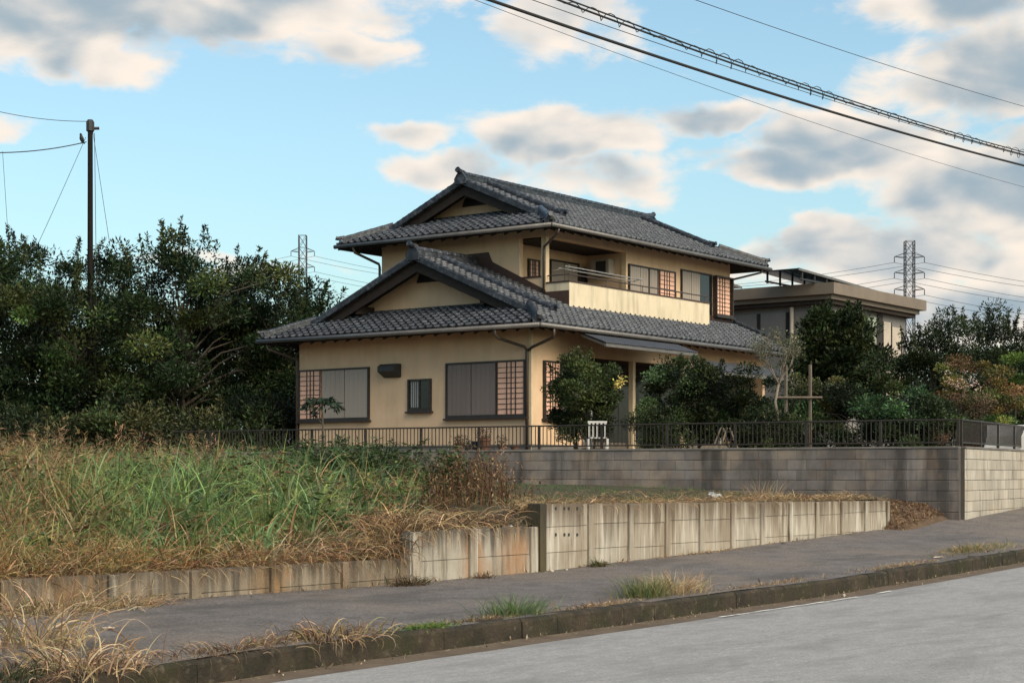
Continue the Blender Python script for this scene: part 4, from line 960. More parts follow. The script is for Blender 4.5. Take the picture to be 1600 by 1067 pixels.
g = Plant()   # straw and lawn on the terrace
tangle(g, 5200, 18.15, 29.2, 13.14, 13.75, .0, [STRAW, TAN, (.22,.15,.085), BROWN], L=(.12,.36), lift=.06, w=(.004,.010), spill=.2)
tangle(g, 2600, 18.3, 30.2, 13.7, 17.0, .0, [TAN, (.17,.115,.06), OLIVE], L=(.08,.25), lift=.03)
n = 9000; X = rng.uniform(18.3, 29.6, n); Y = rng.uniform(14.0, 24, n); k = (np.sin(X*1.3)+np.sin(Y*.9+X*.6)) > .2; X = X[k]; Y = Y[k]
g.blades(np.c_[X, Y, [lot_z(a, b)-.01 for a, b in zip(X, Y)]], rng.uniform(0, 6.28, len(X)), rng.uniform(.7, 1.5, len(X)), rng.uniform(.05, .13, len(X)), .008, 1.0, tint((.055,.105,.03), len(X), .25), 3)
tag(g.build('terrace_grass', M['grass']), 'dry straw and short green grass on the terrace', 'grass', kind='stuff')

# leafy green weed bush and dead stalks
def weed_bush(name, label, c, rx, ry, H, cols, n, leaf, seed, stalk=True, cat='weeds'):
    global rng
    rng = np.random.default_rng(seed); base = Vector((c[0], c[1], lot_z(*c))); t = Plant()
    X = rng.normal(0, rx*.5, n); Y = rng.normal(0, ry*.5, n); hh = H*rng.uniform(.55, 1.15, n)*np.exp(-(X/rx)**2*.5)
    b = np.c_[X+base.x, Y+base.y, [lot_z(a+base.x, d+base.y) for a, d in zip(X, Y)]]
    az_ = rng.uniform(0, 6.28, n); e = t.blades(b, az_, rng.uniform(1.3, 1.56, n), hh, .016, .2, tint(cols[0], n, .2)*.8, 4, .05)
    m = leaf[2]
    q = rng.uniform(.25, 1.0, (n, m, 1)); P = (b[:, None, :]*(1-q)+e[:, None, :]*q).reshape(-1, 3)+rng.normal(0, .018, (n*m, 3))
    cc = np.concatenate([tint(cols[i % len(cols)], m, .25) for i in range(n)])
    d = np.c_[rng.normal(0, 1, (n*m, 2)), np.full(n*m, leaf[3])]
    t.leaves(P, leaf[0]*rng.uniform(.5, 1.3, n*m), leaf[1]*rng.uniform(.6, 1.2, n*m), cc, .2, dirs=d)
    o = t.build(name, M['leaf'], None, tuple(base)); tag(o, label, cat); return o
weed_bush('weed_bush', 'dense dark green leafy weeds in front of the block wall', (20.0, 18.2), 1.5, 1.0, .64, [(.035,.055,.020),(.055,.080,.028),(.025,.036,.014)], 260, (.13,.030,30,.2), 61)
weed_bush('weed_bush', 'smaller green weed clump beside the dead stalks', (20.2, 16.3), .45, .4, .58, [(.04,.062,.02),(.06,.085,.028)], 90, (.12,.028,26,.2), 62)
weed_bush('dead_stalks', 'thicket of dark brown dead weed stalks above the rust-stained wall', (18.3, 14.6), 1.3, .5, .72, [(.115,.062,.030),(.075,.042,.022),(.20,.125,.07)], 150, (.075,.020,16,-.9), 63)
weed_bush('dead_stalks', 'thin dead brown stalks standing at the left end of the terrace', (19.4, 15.0), .8, .4, .5, [(.12,.07,.035),(.075,.044,.024)], 34, (.07,.018,18,-.4), 64)
# clumps of dry grass
def tuft(label, c, r, n, L, cols, zf, seed, w=(.006,.013), el=(.4,1.5), droop=(.5,3.2), name='grass_tuft', seg=6, aspect=1.0):
    global rng
    rng = np.random.default_rng(seed); p = Plant(); X = rng.normal(0, r, n); Y = rng.normal(0, r*aspect, n)
    b = np.c_[c[0]+X, c[1]+Y, [zf(c[0]+a, c[1]+d)-.01 for a, d in zip(X, Y)]]
    az_ = np.arctan2(Y, X)+rng.normal(0, .8, n); cc = np.concatenate([tint(cols[i % len(cols)], 1, .25) for i in range(n)])
    p.blades(b, az_, rng.uniform(*el, n), rng.uniform(L*.4, L*1.15, n), rng.uniform(*w, n), rng.uniform(*droop, n), cc, seg, .14)
    o = p.build(name, M['grass'], None, (c[0], c[1], zf(*c))); tag(o, label, 'grass', 'clumps of grass on and beside the pavement', 'stuff' if aspect < .25 else None); return o
def topz(x, y): return max(pave_z(x, y), z_kerb(x)) if y < 9.96 else pave_z(x, y)
DRY = [STRAW, TAN, (.42,.32,.20), (.26,.165,.09)]
tuft('big tan dry grass clump at the lower left picture corner', (8.55,11.2), .24, 210, .58, DRY, topz, 71, (.007,.018), (.5,1.5), (.8,2.8))
tuft('wide dry grass heap on the kerb at the lower left', (8.05,10.0), .26, 420, .42, DRY+[BROWN], topz, 72, (.006,.016), (.2,1.4), (.8,3.4), aspect=.6)
tuft('dark weedy clump on the kerb at the very lower left corner', (7.3,9.95), .20, 420, .26, [DKG, BROWN, (.05,.05,.03)], topz, 73)
tuft('dry grass lying against the low wall at the far left', (10.0,12.75), .30, 420, .46, DRY+[OLIVE], topz, 74, (.004,.010), (.1,1.3), (1,3.6), aspect=.5)
tuft('dry brown grass drift below the low wall, left', (10.9,12.85), .26, 330, .36, DRY+[BROWN], topz, 75, (.004,.009), (.1,1.2), (1,3.8), aspect=.4)
tuft('dead grass heap on the kerb edge left of the green moss', (10.75,10.02), .30, 420, .30, [TAN,BROWN,STRAW,(.10,.065,.04)], topz, 76, (.005,.013), (.2,1.4), (1,3.6), aspect=.45)
tuft('thin dead grass trail along the kerb at the lower left', (9.55,9.98), .34, 480, .22, [BROWN,TAN,(.07,.05,.035)], topz, 77, (.004,.008), (.1,1.2), (1,3.6), aspect=.22)
tuft('flat green moss patch on the kerb edge', (11.95,9.96), .18, 500, .07, [(.07,.12,.02),(.10,.14,.03)], topz, 78, (.006,.012), aspect=.35)
tuft('green grass tuft growing at the kerb in the middle', (13.5,10.1), .20, 420, .24, [(.09,.14,.06),(.13,.16,.08),GREEN], topz, 79, (.004,.009), (.7,1.5), (.3,1.8), aspect=.5)
tuft('green half of the tall tuft at the kerb, below the panel wall', (16.05,10.2), .15, 460, .30, [(.10,.14,.05),OLIVE,(.16,.17,.08)], topz, 80, (.004,.009), (.8,1.5), (.3,1.5), aspect=.6)
tuft('straw half of the tall tuft at the kerb, below the panel wall', (16.75,10.2), .24, 520, .33, [STRAW,(.38,.30,.18),TAN], topz, 81, (.004,.009), (.7,1.5), (.4,2.0), aspect=.5)
tuft('low dry green strip of grass on the kerb at the right', (26.2,10.35), .75, 900, .13, [OLIVE,TAN,(.20,.19,.08)], topz, 82, (.005,.010), aspect=.22)
tuft('dark dead weed heap at the foot of the rust-stained wall', (15.2,12.9), .13, 260, .20, [BROWN,(.07,.045,.03),(.05,.05,.025)], topz, 83, aspect=.4)
tuft('small dark weed at the foot of the middle wall section', (16.65,12.95), .06, 110, .14, [BROWN,(.06,.04,.025)], topz, 84)
tuft('small green weed at the foot of the panel wall', (19.25,12.95), .05, 130, .16, [DKG,GREEN,BROWN], topz, 85)
tuft('tan curling dry grass clump hanging over the wall step', (15.55,13.45), .30, 360, .55, [TAN,STRAW,BROWN,(.20,.125,.07)], lambda a, b: lot_z(a, max(b, 13.2))+.05, 86, (.006,.015), (.0,1.5), (1,4.2), aspect=.7)
tuft('upright pale dry clump above the low wall, centre left', (13.6,13.6), .34, 300, .44, [STRAW,TAN,(.42,.33,.22)], lambda a, b: lot_z(a, max(b, 13.2)), 87, (.007,.016), (.5,1.5), (.6,3.2), aspect=.5)
tuft('dry tan stalks standing on the terrace near its right end', (26.2,14.2), .16, 90, .45, [STRAW,TAN,(.30,.20,.12)], lot_z, 88, (.004,.008), (.9,1.5), (.1,1.2))
tuft('pale straw clump at the left end of the terrace', (18.75,13.6), .26, 420, .28, [STRAW,(.40,.31,.17),TAN], lot_z, 89, (.004,.009), (.1,1.3), (.8,3.2), aspect=.4)
tuft('green and straw grass clump on the terrace edge', (21.3,13.6), .30, 260, .22, [STRAW,OLIVE,(.15,.16,.06)], lot_z, 90, (.004,.009), (.6,1.5), (.4,2.0), aspect=.4)
tuft('thin dead weeds on the kerb between the moss and the green tuft', (12.8,9.98), .30, 300, .10, [BROWN,TAN,OLIVE], topz, 93, (.004,.009), aspect=.10)
tuft('sparse brown weeds on the kerb between the green tuft and the tall tuft', (14.8,9.98), .42, 340, .10, [BROWN,TAN,STRAW], topz, 94, (.004,.009), aspect=.08)
tuft('sparse brown weeds on the kerb right of the tall straw tuft', (18.6,10.0), .7, 420, .09, [BROWN,TAN,STRAW], topz, 95, (.004,.009), aspect=.06)
tuft('thin straw weeds on the kerb at the right, before the green strip', (22.6,10.02), .8, 420, .10, [BROWN,TAN,STRAW], topz, 96, (.004,.009), aspect=.07)
tuft('thin dry weeds along the foot of the panel wall, middle part', (22.3,12.98), 1.0, 360, .10, [BROWN,TAN,STRAW], topz, 97, (.004,.009), aspect=.03)
# litter of dead leaves on the soil slope at the right end of the panel wall
def soil_z(x, y):
    k = max(0, min(1, (x-28.55)/.7)); k = k*k*(3-2*k); e = max(0, min(1, (31.0-x)/.9))
    return min(lot_z(x, max(y, 13.2))+.03, pave_z(x, y)-.04+max(0, y-12.62)*.66*k*(.4+.6*e)+.05*k*(y > 12.6))+rnoise(x*5, y*5, .018)*k
sheet('soil_slope', np.arange(28.5, 30.66, .1), np.arange(12.5, 14.6, .1), soil_z, M['soil'])
rng = np.random.default_rng(91); p = Plant(); n = 4200
X = rng.uniform(28.7, 30.55, n); Y = rng.uniform(12.7, 14.4, n); Zs = np.array([soil_z(a, b) for a, b in zip(X, Y)])
p.leaves(np.c_[X, Y, Zs+.01+rng.uniform(0, .05, n)], rng.uniform(.03, .09, n), rng.uniform(.012, .03, n), np.where((rng.uniform(0,1,n) < .6)[:,None], tint((.12,.068,.040), n, .35), tint((.20,.125,.075), n, .35)), .9)
tag(p.build('leaf_litter', M['leaf']), 'brown dead leaves covering the soil slope by the block wall corner', 'leaves', kind='stuff')
# debris along the wall foot and the kerb
p = Plant(); n = 2600; X = rng.uniform(7, 31, n); Y = np.where(rng.uniform(0, 1, n) < .55, 13.05-np.abs(rng.normal(0, .10, n)), 9.97+np.abs(rng.normal(0, .12, n)))
k = rng.uniform(0, 1, n) < (.5+.5*np.sin(X*1.9+np.sin(X*.7)*3)); X = X[k]; Y = Y[k]; n = len(X)
p.leaves(np.c_[X, Y, [topz(a, b)+.006 for a, b in zip(X, Y)]], rng.uniform(.02, .09, n), rng.uniform(.008, .03, n), np.where((rng.uniform(0,1,n) < .5)[:,None], tint((.15,.095,.055), n, .35), tint((.24,.18,.12), n, .35)), .9)
n = 500; X = rng.uniform(8, 28, n); Y = 9.77-np.abs(rng.normal(0, .09, n))
p.leaves(np.c_[X, Y, [road_z(a, b)+.03 for a, b in zip(X, Y)]], rng.uniform(.015, .06, n), rng.uniform(.008, .02, n), tint((.22,.17,.11), n, .4), .9)
tag(p.build('leaf_litter', M['leaf']), 'scattered dry leaf bits along the pavement edges', 'leaves', kind='stuff')
# ---------------------------------------------------------------- neighbouring flat-roofed building
NB = Vector((54.83, 26.89, 2.1)); nb = empty('flat_roof_building', NB); tag(nb, 'grey flat-roofed building with wide brown eaves and solar panels, behind the house', 'building')
def nbb(name, m, *b, parent=None):
    mb = MB()
    for q in b: mb.box(*q)
    return mb.build(name, M[m] if isinstance(m, str) else m, parent or nb)
M['nb_wall'] = mat('grey_cladding', (.165,.155,.15), (.14,.13,.125), 1.5, (1,1,.3), .8)
M['nb_roof'] = mat('brown_fascia', (.17,.135,.105), (.14,.11,.086), 1.2, None, .55)
M['nb_dark'] = mat('dark_joint', (.03,.026,.024))
M['warm_glass'] = mat('sunset_tinted_glass', (.60,.52,.38), (.55,.47,.34), 2, None, .04, metal=.85, spec=.8)  # warm metallic tint puts the sunset reflection into the glass colour
M['cream'] = mat('cream_panel', (.42,.36,.30), (.36,.31,.26), 2)
zr = 6.33
roof = nbb('roof_slab', 'nb_roof', (0,8.1,0,14,zr-.40,zr))
nbb('fascia_step', 'nb_roof', (.18,7.85,.18,13.8,zr-.56,zr-.402), parent=roof)
nbb('eave_soffit', 'soffit', (.3,7.75,.3,13.7,zr-.70,zr-.562), parent=roof)
nbb('wall', 'nb_wall', (.6,7.48,.6,13.4,-.1,zr-.702))
for i in range(7):
    y = 1.0+i*1.2
    nbb('cladding_panel', 'nb_wall', (.55,.598,y,y+1.02,.4,zr-.9))
    nbb('cladding_joint', 'nb_dark', (.585,.597,y+1.025,y+1.19,.4,zr-.9))
MB().tube([(.46,1.9,zr-.75),(.46,1.9,0)], .07).build('downpipe', M['cream'], nb)
for (a, b, m, z0, z1) in ((1.2,3.75,'warm_glass',1.8,5.45),(3.92,4.75,'warm_glass',1.8,5.45),(5.35,6.02,'cream',1.5,5.35),(6.12,6.95,'cream',1.5,5.2)):
    w = nbb('window' if m == 'warm_glass' else 'door_panel', m, (a,b,.555,.598,z0,z1))
    nbb('frame', 'frame', (a-.06,a-.002,.54,.598,z0,z1),(b+.002,b+.06,.54,.598,z0,z1), parent=w)
    if m == 'warm_glass': nbb('mullion', 'frame', ((a+b)/2-.03,(a+b)/2+.03,.542,.553,z0,z1), parent=w)
nbb('corner_column', 'nb_dark', (4.83,5.28,.55,.598,.2,zr-.75))
MB().box(7.52,8.0,1.2,1.8,4.75,5.25).build('box_unit', M['cream'], nb)
# solar panels on racks
for i, (x0, x1, y0, zz) in enumerate(((-1.35,5.4,.7,.30),(-1.1,1.6,4.6,.42),(-1.0,1.2,8.4,.42),(-.9,1.2,11.4,.42))):
    s = empty('solar_panel', NB+Vector((x0, y0, zr))); tag(s, ['longest solar panel row on the flat roof, nearest the street','second solar panel row on the flat roof, behind the longest','third solar panel row on the flat roof','rearmost solar panel row on the flat roof beside the house eave'][i], 'solar panel', 'solar panels on the flat roof')
    L = x1-x0
    MB().hexa([(0,0,zz+.06),(L,0,zz-.20),(L,1.5,zz-.20),(0,1.5,zz+.06),(0,0,zz+.11),(L,0,zz-.15),(L,1.5,zz-.15),(0,1.5,zz+.11)]).build('panel', M['glass'], s)
    MB().hexa([(-.02,-.03,zz+.04),(L,-.03,zz-.22),(L,-.002,zz-.22),(-.02,-.002,zz+.04),(-.02,-.03,zz+.12),(L,-.03,zz-.14),(L,-.002,zz-.14),(-.02,-.002,zz+.12)]).build('frame', M['gutter'], s)
    MB().box(.2, L*.62, .02, .06, .03, .09).build('rail', M['black'], s)
    MB().box(.2, L*.62, 1.38, 1.42, .03, .09).build('rail', M['black'], s)
    k = 0.35
    while k < L*.6:
        hz = zz+.055-.26*k/L
        for y in (.04, 1.40): MB().box(k-.03, k+.03, y-.03, y+.03, .0, hz).build('post', M['black'], s)
        k += .95

# ---------------------------------------------------------------- pylons and their lines
def pylon(label, px, d, top_py, wbase, arms, armw):
    b = at(px, 740, d); b.z = 0; H = EYE+(740-top_py)/2650.*d
    t = empty('power_pylon', b, R(36.87)); tag(t, label, 'pylon', 'power pylons on the skyline')
    mb = MB(); wt = 1.15; lv = [0]+[H*q for q in (.2,.36,.5,.6,.68,.75,.81,.86,.905,.95,1.0)]
    def hw(z): return wbase+(wt-wbase)*min(1, z/(H*.62)) if z < H*.62 else wt
    leg = [[(sx*hw(z), sy*hw(z), z) for z in lv] for sx, sy in ((-1,-1),(1,-1),(1,1),(-1,1))]
    for l in leg: mb.tube(l, .13, 4)
    for i in range(len(lv)-1):
        for k in range(4):
            a, c = leg[k], leg[(k+1) % 4]
            mb.tube([a[i], c[i+1]], .065, 4, False); mb.tube([c[i], a[i+1]], .065, 4, False); mb.tube([a[i+1], c[i+1]], .06, 4, False)
    mb.build('lattice_tower', M['pylon'], t)
    tips = []
    for q in arms:
        z = H*q
        for s in (-1, 1):
            am = MB(); tip = (0, s*armw, z+.25)
            for sx in (-1, 1):
                am.tube([(sx*wt, s*wt, z), tip], .08, 4, False); am.tube([(sx*wt, s*wt, z+1.2), tip], .07, 4, False)
            am.build('cross_arm', M['pylon'], t)
            ins = MB(); ins.lathe([(.05,-1.5),(.16,-1.4),(.08,-1.1),(.16,-.9),(.08,-.6),(.16,-.4),(.05,0)], tip, 6); ins.build('insulator', M['pylon'], t); tips.append(Vector(tip)+Vector((0, 0, -1.5)))
    return t, b, tips, H
t1, b1, tips1, H1 = pylon('left lattice power pylon above the trees', 473, 520, 368, 3.2, (.80,.868,.932), 3.6)
t2, b2, tips2, H2 = pylon('right lattice power pylon behind the flat-roofed building', 1421, 440, 377, 2.8, (.795,.865,.931), 3.9)
def wl_pt(t, b, p): return b+Matrix.Rotation(R(36.87), 3, 'Z')@p
def wire(label, a, b, sag, r, name='power_line', m='cable', n=24, group=None):
    pts = [a.lerp(b, i/n)-Vector((0, 0, 4*sag*(i/n)*(1-i/n))) for i in range(n+1)]
    c = pts[0].copy(); o = MB().tube([p-c for p in pts], r, 5).build(name, M[m], None, False, c); tag(o, label, 'cable', group); return o
lv = ['lowest','lowest','middle','middle','top','top']; sd = ['near','far']
for i in range(6):
    A, B = wl_pt(t1, b1, tips1[i]), wl_pt(t2, b2, tips2[i])
    q = f'{lv[i]} {sd[i % 2]} line'
    wire(f'{q} strung between the two pylons', A, B, 9, .05, group='pylon lines')
    wire(f'{q} running left from the left pylon', A, A+(A-B)*.9+Vector((0,0,2)), 9, .05, group='pylon lines')
    wire(f'{q} running right from the right pylon', B, B+(B-A)*.9, 9, .05, group='pylon lines')

# ---------------------------------------------------------------- tall pole with guys and a bird
pb = at(141, 740, 53.0); pb.z = 1.3; PH = EYE+(740-190)/2650.*53-1.3
pole = empty('tall_pole', pb); tag(pole, 'tall dark slender pole standing at the wood on the left', 'pole')
MB().tube([(0,0,-.3),(0,0,PH*.5),(0,0,PH)], [.105,.092,.080], 10).build('shaft', M['polewood'], pole, True)
MB().lathe([(.10,PH-.32),(.125,PH-.30),(.125,PH-.02),(.08,PH+.05)], (0,0,0), 10).build('cap', M['black'], pole)
MB().tube([(.05,-.05,PH-.22),(.22,-.16,PH-.20)], .05, 6).build('pulley', M['black'], pole)
MB().tube([(.12,-.06,PH-.35),(.16,-.10,PH*.55),(.14,-.08,PH*.25)], .012, 4).build('halyard', M['cable'], pole)
def wp(px, py, d): return at(px, py, d)
wire('thin wire sloping left from the top of the tall pole', wp(137,190,53), wp(-120,138,50), .25, .010, group='wires of the tall pole')
wire('sagging cable with a perched bird, left of the tall pole', wp(135,222,53), wp(-150,222,51), .33, .017, group='wires of the tall pole')
wire('guy wire running down left from the tall pole', wp(134,215,53), wp(60,380,51), .02, .008, group='wires of the tall pole')
wire('guy wire running down right from the tall pole', wp(145,205,53), wp(172,385,51), .02, .008, group='wires of the tall pole')
wire('thin vertical wire hanging at the far left of the tall pole', wp(4,237,52), wp(14,390,52), .0, .007, group='wires of the tall pole')
bp = wp(128,224,52.9)
sp = [(-.16,.02,.0,.012),(-.10,.0,.03,.028),(-.03,.0,.07,.055),(.03,.0,.12,.062),(.06,.0,.17,.042),(.075,.0,.20,.036),(.10,.0,.215,.034),(.13,.0,.212,.014),(.16,.0,.205,.003)]
bird = MB().tube([Vector((a*.8, b, c*1.25)) for a, b, c, r in sp], [r*1.1 for *_, r in sp], 10)
bird.tube([(.01,.02,.06),(.012,.02,-.03)], .006, 4); bird.tube([(.01,-.02,.06),(.012,-.02,-.03)], .006, 4)
bd = bird.build('bird', M['black'], None, True, bp, (0, 0, R(200))); tag(bd, 'small dark bird perched on the sagging cable by the tall pole', 'bird')

# ---------------------------------------------------------------- overhead cables across the street, top right
def overhead(label, p0, p1, r, sag, extra=None):
    a, b = wp(*p0), wp(*p1); d = (b-a); A = a-d*.5; B = b+d*.6
    n = 60; pts = [A.lerp(B, i/n) for i in range(n+1)]
    L = len(pts)-1
    pts = [p-Vector((0, 0, 4*sag*(i/L)*(1-i/L)-4*sag*(.5/2.1)*(1-.5/2.1))) for i, p in enumerate(pts)]
    c = pts[0].copy(); o = MB().tube([p-c for p in pts], r, 6).build('overhead_cable', M['cable'], None, True, c); tag(o, label, 'cable', 'overhead cables across the sky')
    return o, pts, c
overhead('thick black overhead cable, lower of the two heavy ones', (758,-2,14.5), (1600,256,24), .0145, .30)
o2, pts2, c2 = overhead('overhead messenger wire wrapped with looping spiral cable', (872,-6,14.5), (1600,235,24), .0075, .32)
MB().tube([p-c2-Vector((0,0,.035)) for p in pts2], .0095, 6).build('slung_cable', M['cable'], o2, True)
rr = random.Random(9); lp = MB(); path = []
tot_ = (pts2[-1]-pts2[0]).length; nn = int(tot_/.30)
ax = (pts2[-1]-pts2[0]).normalized(); s1 = Vector((-ax.y, ax.x, 0)).normalized()
def pt_on(t):
    k = t*(len(pts2)-1); i = min(int(k), len(pts2)-2); return pts2[i].lerp(pts2[i+1], k-i)
ph = 0
for i in range(nn*8):
    t = i/(nn*8-1); ph = 2*math.pi*i/8
    rad = .035+.022*math.sin(i*.11+1)+.012*math.sin(i*.031)
    path.append(pt_on(t)+s1*math.cos(ph)*rad*.6+Vector((0,0,-.03+math.sin(ph)*rad)) - c2)
lp.tube(path, .0042, 4).build('spiral_cable', M['cable'], o2)
overhead('thin wire just above the thick black cable', (825,-2,14.5), (1600,241,24.5), .0035, .28)
overhead('thin wire below the thick black cable, ending over the roof', (736,-2,14.5), (1530,270,23), .0024, .28)
overhead('single thin wire at the top right, highest in the sky', (1080,-2,15), (1600,165,22), .0032, .15)

# ---------------------------------------------------------------- things in the garden
def pot(px, d, r, h, m, plant, label):
    b = at(px, 740, d); b.z = 2.172; t = empty('flower_pot', b); tag(t, label, 'flower pot', 'flower pots behind the railing')
    MB().lathe([(r*.68,.0),(r*.72,.01),(r*.95,h*.86),(r*1.08,h*.86),(r*1.08,h),(r*.92,h),(r*.90,h*.9),(0.01,h*.9)], (0,0,0), 14).build('pot', M[m], t, False)
    if plant:
        global rng
        rng = np.random.default_rng(int(px)); p = Plant(); n, L, c = plant
        p.blades(np.tile([0,0,h*.9], (n,1))+rng.normal(0, r*.3, (n,3))*[1,1,0], rng.uniform(0,6.28,n), rng.uniform(.7,1.5,n), rng.uniform(L*.5,L*1.2,n), .014, rng.uniform(.2,1.4,n), tint(c, n), 4)
        m_ = n*5; p.leaves(np.array([0,0,h*.9])+np.c_[rng.normal(0,r*.7,(m_,2)), rng.uniform(.02, L*.8, m_)], .06, .03, tint(c, m_), .2)
        p.build('plant', M['leaf'], t)
FP = lambda px: 36.4+(845-px)*.0082+.35
pot(718, FP(718), .105, .16, 'terracotta', (14,.24,(.10,.07,.04)), 'leftmost terracotta flower pot behind the railing, with a brown plant')
pot(731, FP(731), .085, .11, 'navy', (8,.18,(.04,.05,.03)), 'small dark flower pot beside the leftmost terracotta one')
pot(742, FP(742), .085, .20, 'navy', None, 'dark bucket-like pot left of the largest flower pot')
pot(757, FP(757), .145, .24, 'terracotta', (22,.30,(.10,.055,.035)), 'largest terracotta flower pot behind the railing, with spiky growth')
pot(784, FP(784), .10, .13, 'terracotta', (10,.26,(.09,.06,.035)), 'terracotta flower pot with thin stems right of the largest one')
pot(804, FP(804), .105, .10, 'terracotta', None, 'shallow empty terracotta bowl near the downpipe')
for i, (px, lab) in enumerate(((722,'pale block under the leftmost flower pots'),(758,'pale block under the largest flower pot'),(787,'pale block below the thin-stemmed flower pot'),(812,'pale block right of the shallow bowl'))):
    b = at(px, 740, FP(px)-.06); o = MB().bbox(-.09,.09,-.05,.05,0,.055,.008).build('paving_block', M['white'], None, False, (b.x, b.y, 2.116), (0,0,R(97))); tag(o, lab, 'block', 'pale blocks under the flower pots')
# timber frame
fr_ = at(1246, 740, 38.0); fr_.z = GZ; tf_ = empty('timber_frame', fr_); tag(tf_, 'weathered timber garden frame of two posts and a crossbar', 'frame')
p1 = at(1228, 740, 38.0)-fr_; p2 = at(1266, 740, 38.0)-fr_; zt = EYE+(740-570)/2650.*38-GZ; zc_ = EYE+(740-621)/2650.*38-GZ
for p_ in (p1, p2): MB().bbox(p_.x-.027,p_.x+.027,p_.y-.027,p_.y+.027,0,zt,.008).build('post', M['timber'], tf_)
dv = (p2-p1).normalized(); a_ = p1-dv*.22; b_ = p2+dv*.26; a_.z = b_.z = zc_; nv = Vector((dv.y, -dv.x, 0))*.062
MB().tube([a_+nv, b_+nv], .027, 6).build('crossbar', M['timber'], tf_)
# stepladder
sb = at(1133, 740, 36.6); sb.z = GZ; st = empty('stepladder', sb, R(-30)); tag(st, 'small pale wooden stepladder standing behind the railing', 'stepladder')
for s in (-1, 1):
    for y in (-.17, .17): MB().tube([(s*.26, y, 0), (s*.03, y*.8, .56)], .018, 6).build('leg', M['timber'], st)
for k in (.25, .55, .85):
    x_ = .26-.23*k; MB().box(x_-.03, x_+.03, -.16, .16, .56*k-.012, .56*k+.012).build('step', M['timber'], st)
# white garden chair and pipe
cb = at(934, 740, 38.4); cb.z = GZ; ch = empty('garden_chair', cb, R(-53)); tag(ch, 'white slatted plastic garden chair under the round camellia', 'chair')
MB().bbox(-.20,.20,-.20,.20,.36,.39,.01).build('seat', M['white'], ch)
for sx in (-.21,.21):
    for sy in (-.21,.21): MB().bbox(sx-.025,sx+.025,sy-.025,sy+.025,0,.358,.005).build('leg', M['white'], ch)
for k in range(5): MB().box(-.20+k*.09,-.155+k*.09,.17,.199,.402,.72).build('back_slat', M['white'], ch)
MB().box(-.22,.22,.168,.202,.722,.77).build('top_rail', M['white'], ch)
wpz = at(924, 740, 42.2); o = MB().tube([(0,0,-.02),(0,0,.9),(.01,0,1.2)], .02, 8).build('white_pipe', M['white'], None, True, (wpz.x, wpz.y, GZ)); tag(o, 'upright white plastic pipe below the round camellia', 'pipe')
# scrap of white plastic on the terrace, stones at the wall foot, paper on the kerb
def crumple(name, label, cat, c, s, m, seed):
    rd = random.Random(seed); n, k = 7, 7; vs = []
    for i in range(n):
        for j in range(k): vs.append(((i/(n-1)-.5)*s[0]+rd.uniform(-.1,.1)*s[0], (j/(k-1)-.5)*s[1]+rd.uniform(-.1,.1)*s[1], rd.uniform(0,1)*s[2]*(1-((i/(n-1)-.5)**2+(j/(k-1)-.5)**2)*1.6)))
    fs = [(i*k+j, (i+1)*k+j, (i+1)*k+j+1, i*k+j+1) for i in range(n-1) for j in range(k-1)]
    o = MB().add(vs, fs).build(name, M[m], None, False, c, (0, 0, rd.uniform(0, 6))); tag(o, label, cat); return o
c_ = (24.65, 14.3); crumple('plastic_scrap', 'crumpled white plastic scrap lying on the terrace', 'litter', (*c_, lot_z(*c_)+.02), (.30,.20,.14), 'white', 3)
def stone(c, r, label, seed, m='cap'):
    rd = random.Random(seed); mb = MB(); n = 8
    pr = [(r*.5,-.3*r),(r*.95,0),(r*.8,r*.45),(r*.35,r*.7)]
    vs = []
    for (q, z) in pr:
        for k in range(n): a = 6.283*k/n; f = rd.uniform(.8,1.15); vs.append((q*f*math.cos(a), q*f*math.sin(a)*.8, z*rd.uniform(.85,1.1)))
    fs = [(i*n+k, i*n+(k+1) % n, (i+1)*n+(k+1) % n, (i+1)*n+k) for i in range(3) for k in range(n)]+[tuple(range(3*n, 4*n))]
    o = mb.add(vs, fs).build('stone', M[m], None, True, c); tag(o, label, 'stone', 'loose stones'); return o
for i, (x_, y_, r_, lab, m_) in enumerate(((17.75,13.32,.045,'round pale stone on the wall beside the dark end post','white'),(17.55,13.30,.035,'smaller pale stone left of the round one by the dark end post','white'),(17.85,13.42,.05,'tan stone behind the round pale one by the dark end post','cream'),(18.15,12.95,.03,'small stone at the foot of the dark end post','cream'),(18.45,12.93,.022,'tiny stone on the pavement right of the dark end post','cream'),(19.9,9.62,.03,'pale stone lying in the gutter below the kerb','cream'),(24.5,12.9,.05,'dark stone at the foot of the panel wall, right part','mortar'))):
    zz = (lot_z(x_, y_)+.03 if y_ > 13.1 else (topz(x_, y_) if y_ > 9.75 else road_z(x_, y_)+.02)); stone((x_, y_, zz), r_, lab, 30+i, m_)
for i, (x_, y_, lab) in enumerate(((9.6,11.55,'small pale leaf lying on the pavement at the left'),(24.2,10.15,'torn paper strip on the pavement near the kerb at the right'))):
    crumple('litter_scrap', lab, 'litter', (x_, y_, pave_z(x_, y_)+.01), (.10+.16*i,.05,.02), 'cream', 40+i)
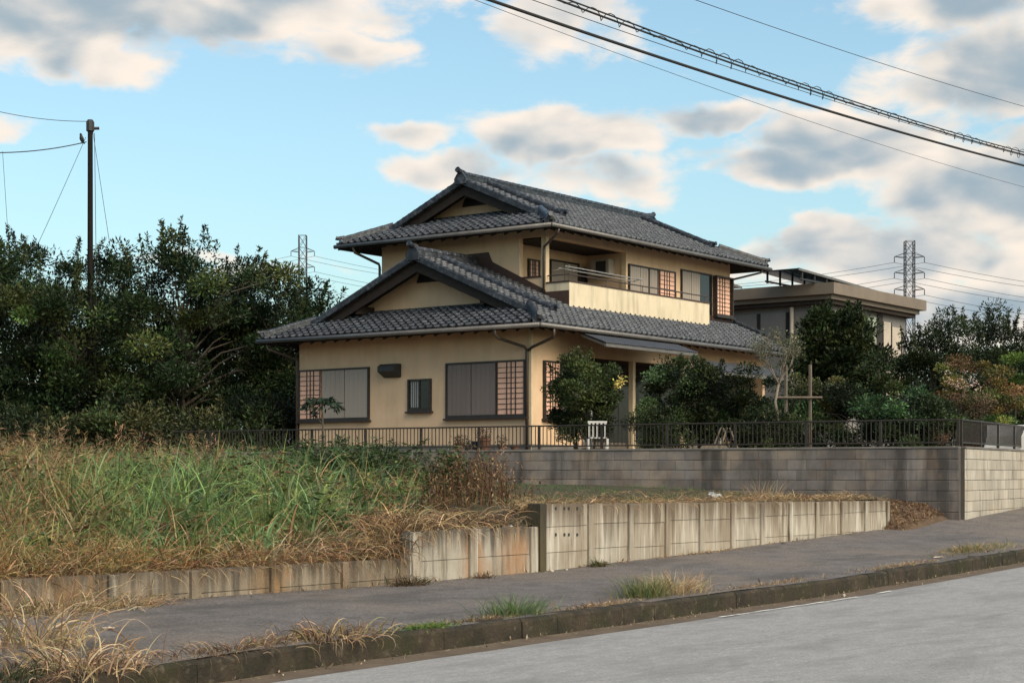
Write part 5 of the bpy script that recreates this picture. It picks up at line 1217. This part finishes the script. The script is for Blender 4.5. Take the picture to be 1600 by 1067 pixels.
# white car parked at the right edge
cbz = at(1588, 740, 38.2); car = empty('parked_car', (cbz.x, cbz.y, 1.12), R(20)); tag(car, 'white parked car glimpsed through the railing at the right edge', 'car')
sec = [(-1.65,.42,.95,.70),(-1.55,.30,1.35,.72),(-1.1,.24,1.60,.74),(.2,.24,1.62,.74),(.75,.24,1.50,.74),(1.25,.26,1.00,.73),(1.62,.30,.88,.70),(1.70,.42,.72,.66)]
vs = []; 
for (x_, z0, z1, w) in sec:
    zb = min(z1, .95)
    vs += [(x_,-w,z0),(x_,-w-.02,(z0+zb)/2),(x_,-w,zb),(x_,-w+.12*(z1 > 1.0),z1),(x_,w-.12*(z1 > 1.0),z1),(x_,w,zb),(x_,w+.02,(z0+zb)/2),(x_,w,z0)]
fs = [(i*8+k, (i+1)*8+k, (i+1)*8+(k+1) % 8, i*8+(k+1) % 8) for i in range(len(sec)-1) for k in range(8)]+[tuple(range(8)), tuple(range(len(vs)-1, len(vs)-9, -1))]
MB().add(vs, fs).build('body', M['white'], car, False)
M['car_glass'] = mat('car_glass', (.05,.09,.14), (.04,.07,.11), 2, None, .06, spec=.8)
for s in (-1, 1): MB().hexa([(-1.4,s*.735,.98),(.85,s*.735,.98),(.85,s*.745,.98),(-1.4,s*.745,.98),(-1.15,s*.64,1.5),(.45,s*.64,1.5),(.45,s*.655,1.5),(-1.15,s*.655,1.5)]).build('side_window', M['car_glass'], car)
MB().hexa([(.82,-.6,1.47),(.82,.6,1.47),(.84,.6,1.49),(.84,-.6,1.49),(1.24,-.66,1.03),(1.24,.66,1.03),(1.27,.66,1.05),(1.27,-.66,1.05)]).build('windscreen', M['car_glass'], car)
for x_ in (-1.05, 1.1):
    for s in (-1, 1):
        w = MB().tube([(x_, s*.60, .28), (x_, s*.755, .28)], .28, 18).build('wheel', M['black'], car)
        MB().tube([(x_, s*.756, .28), (x_, s*.765, .28)], .17, 14).build('rim', M['steel'], w)
for s in (-1, 1): MB().bbox(1.66,1.715,s*.52-.1,s*.52+.1,.62,.74,.02).build('headlight', M['steel'], car)
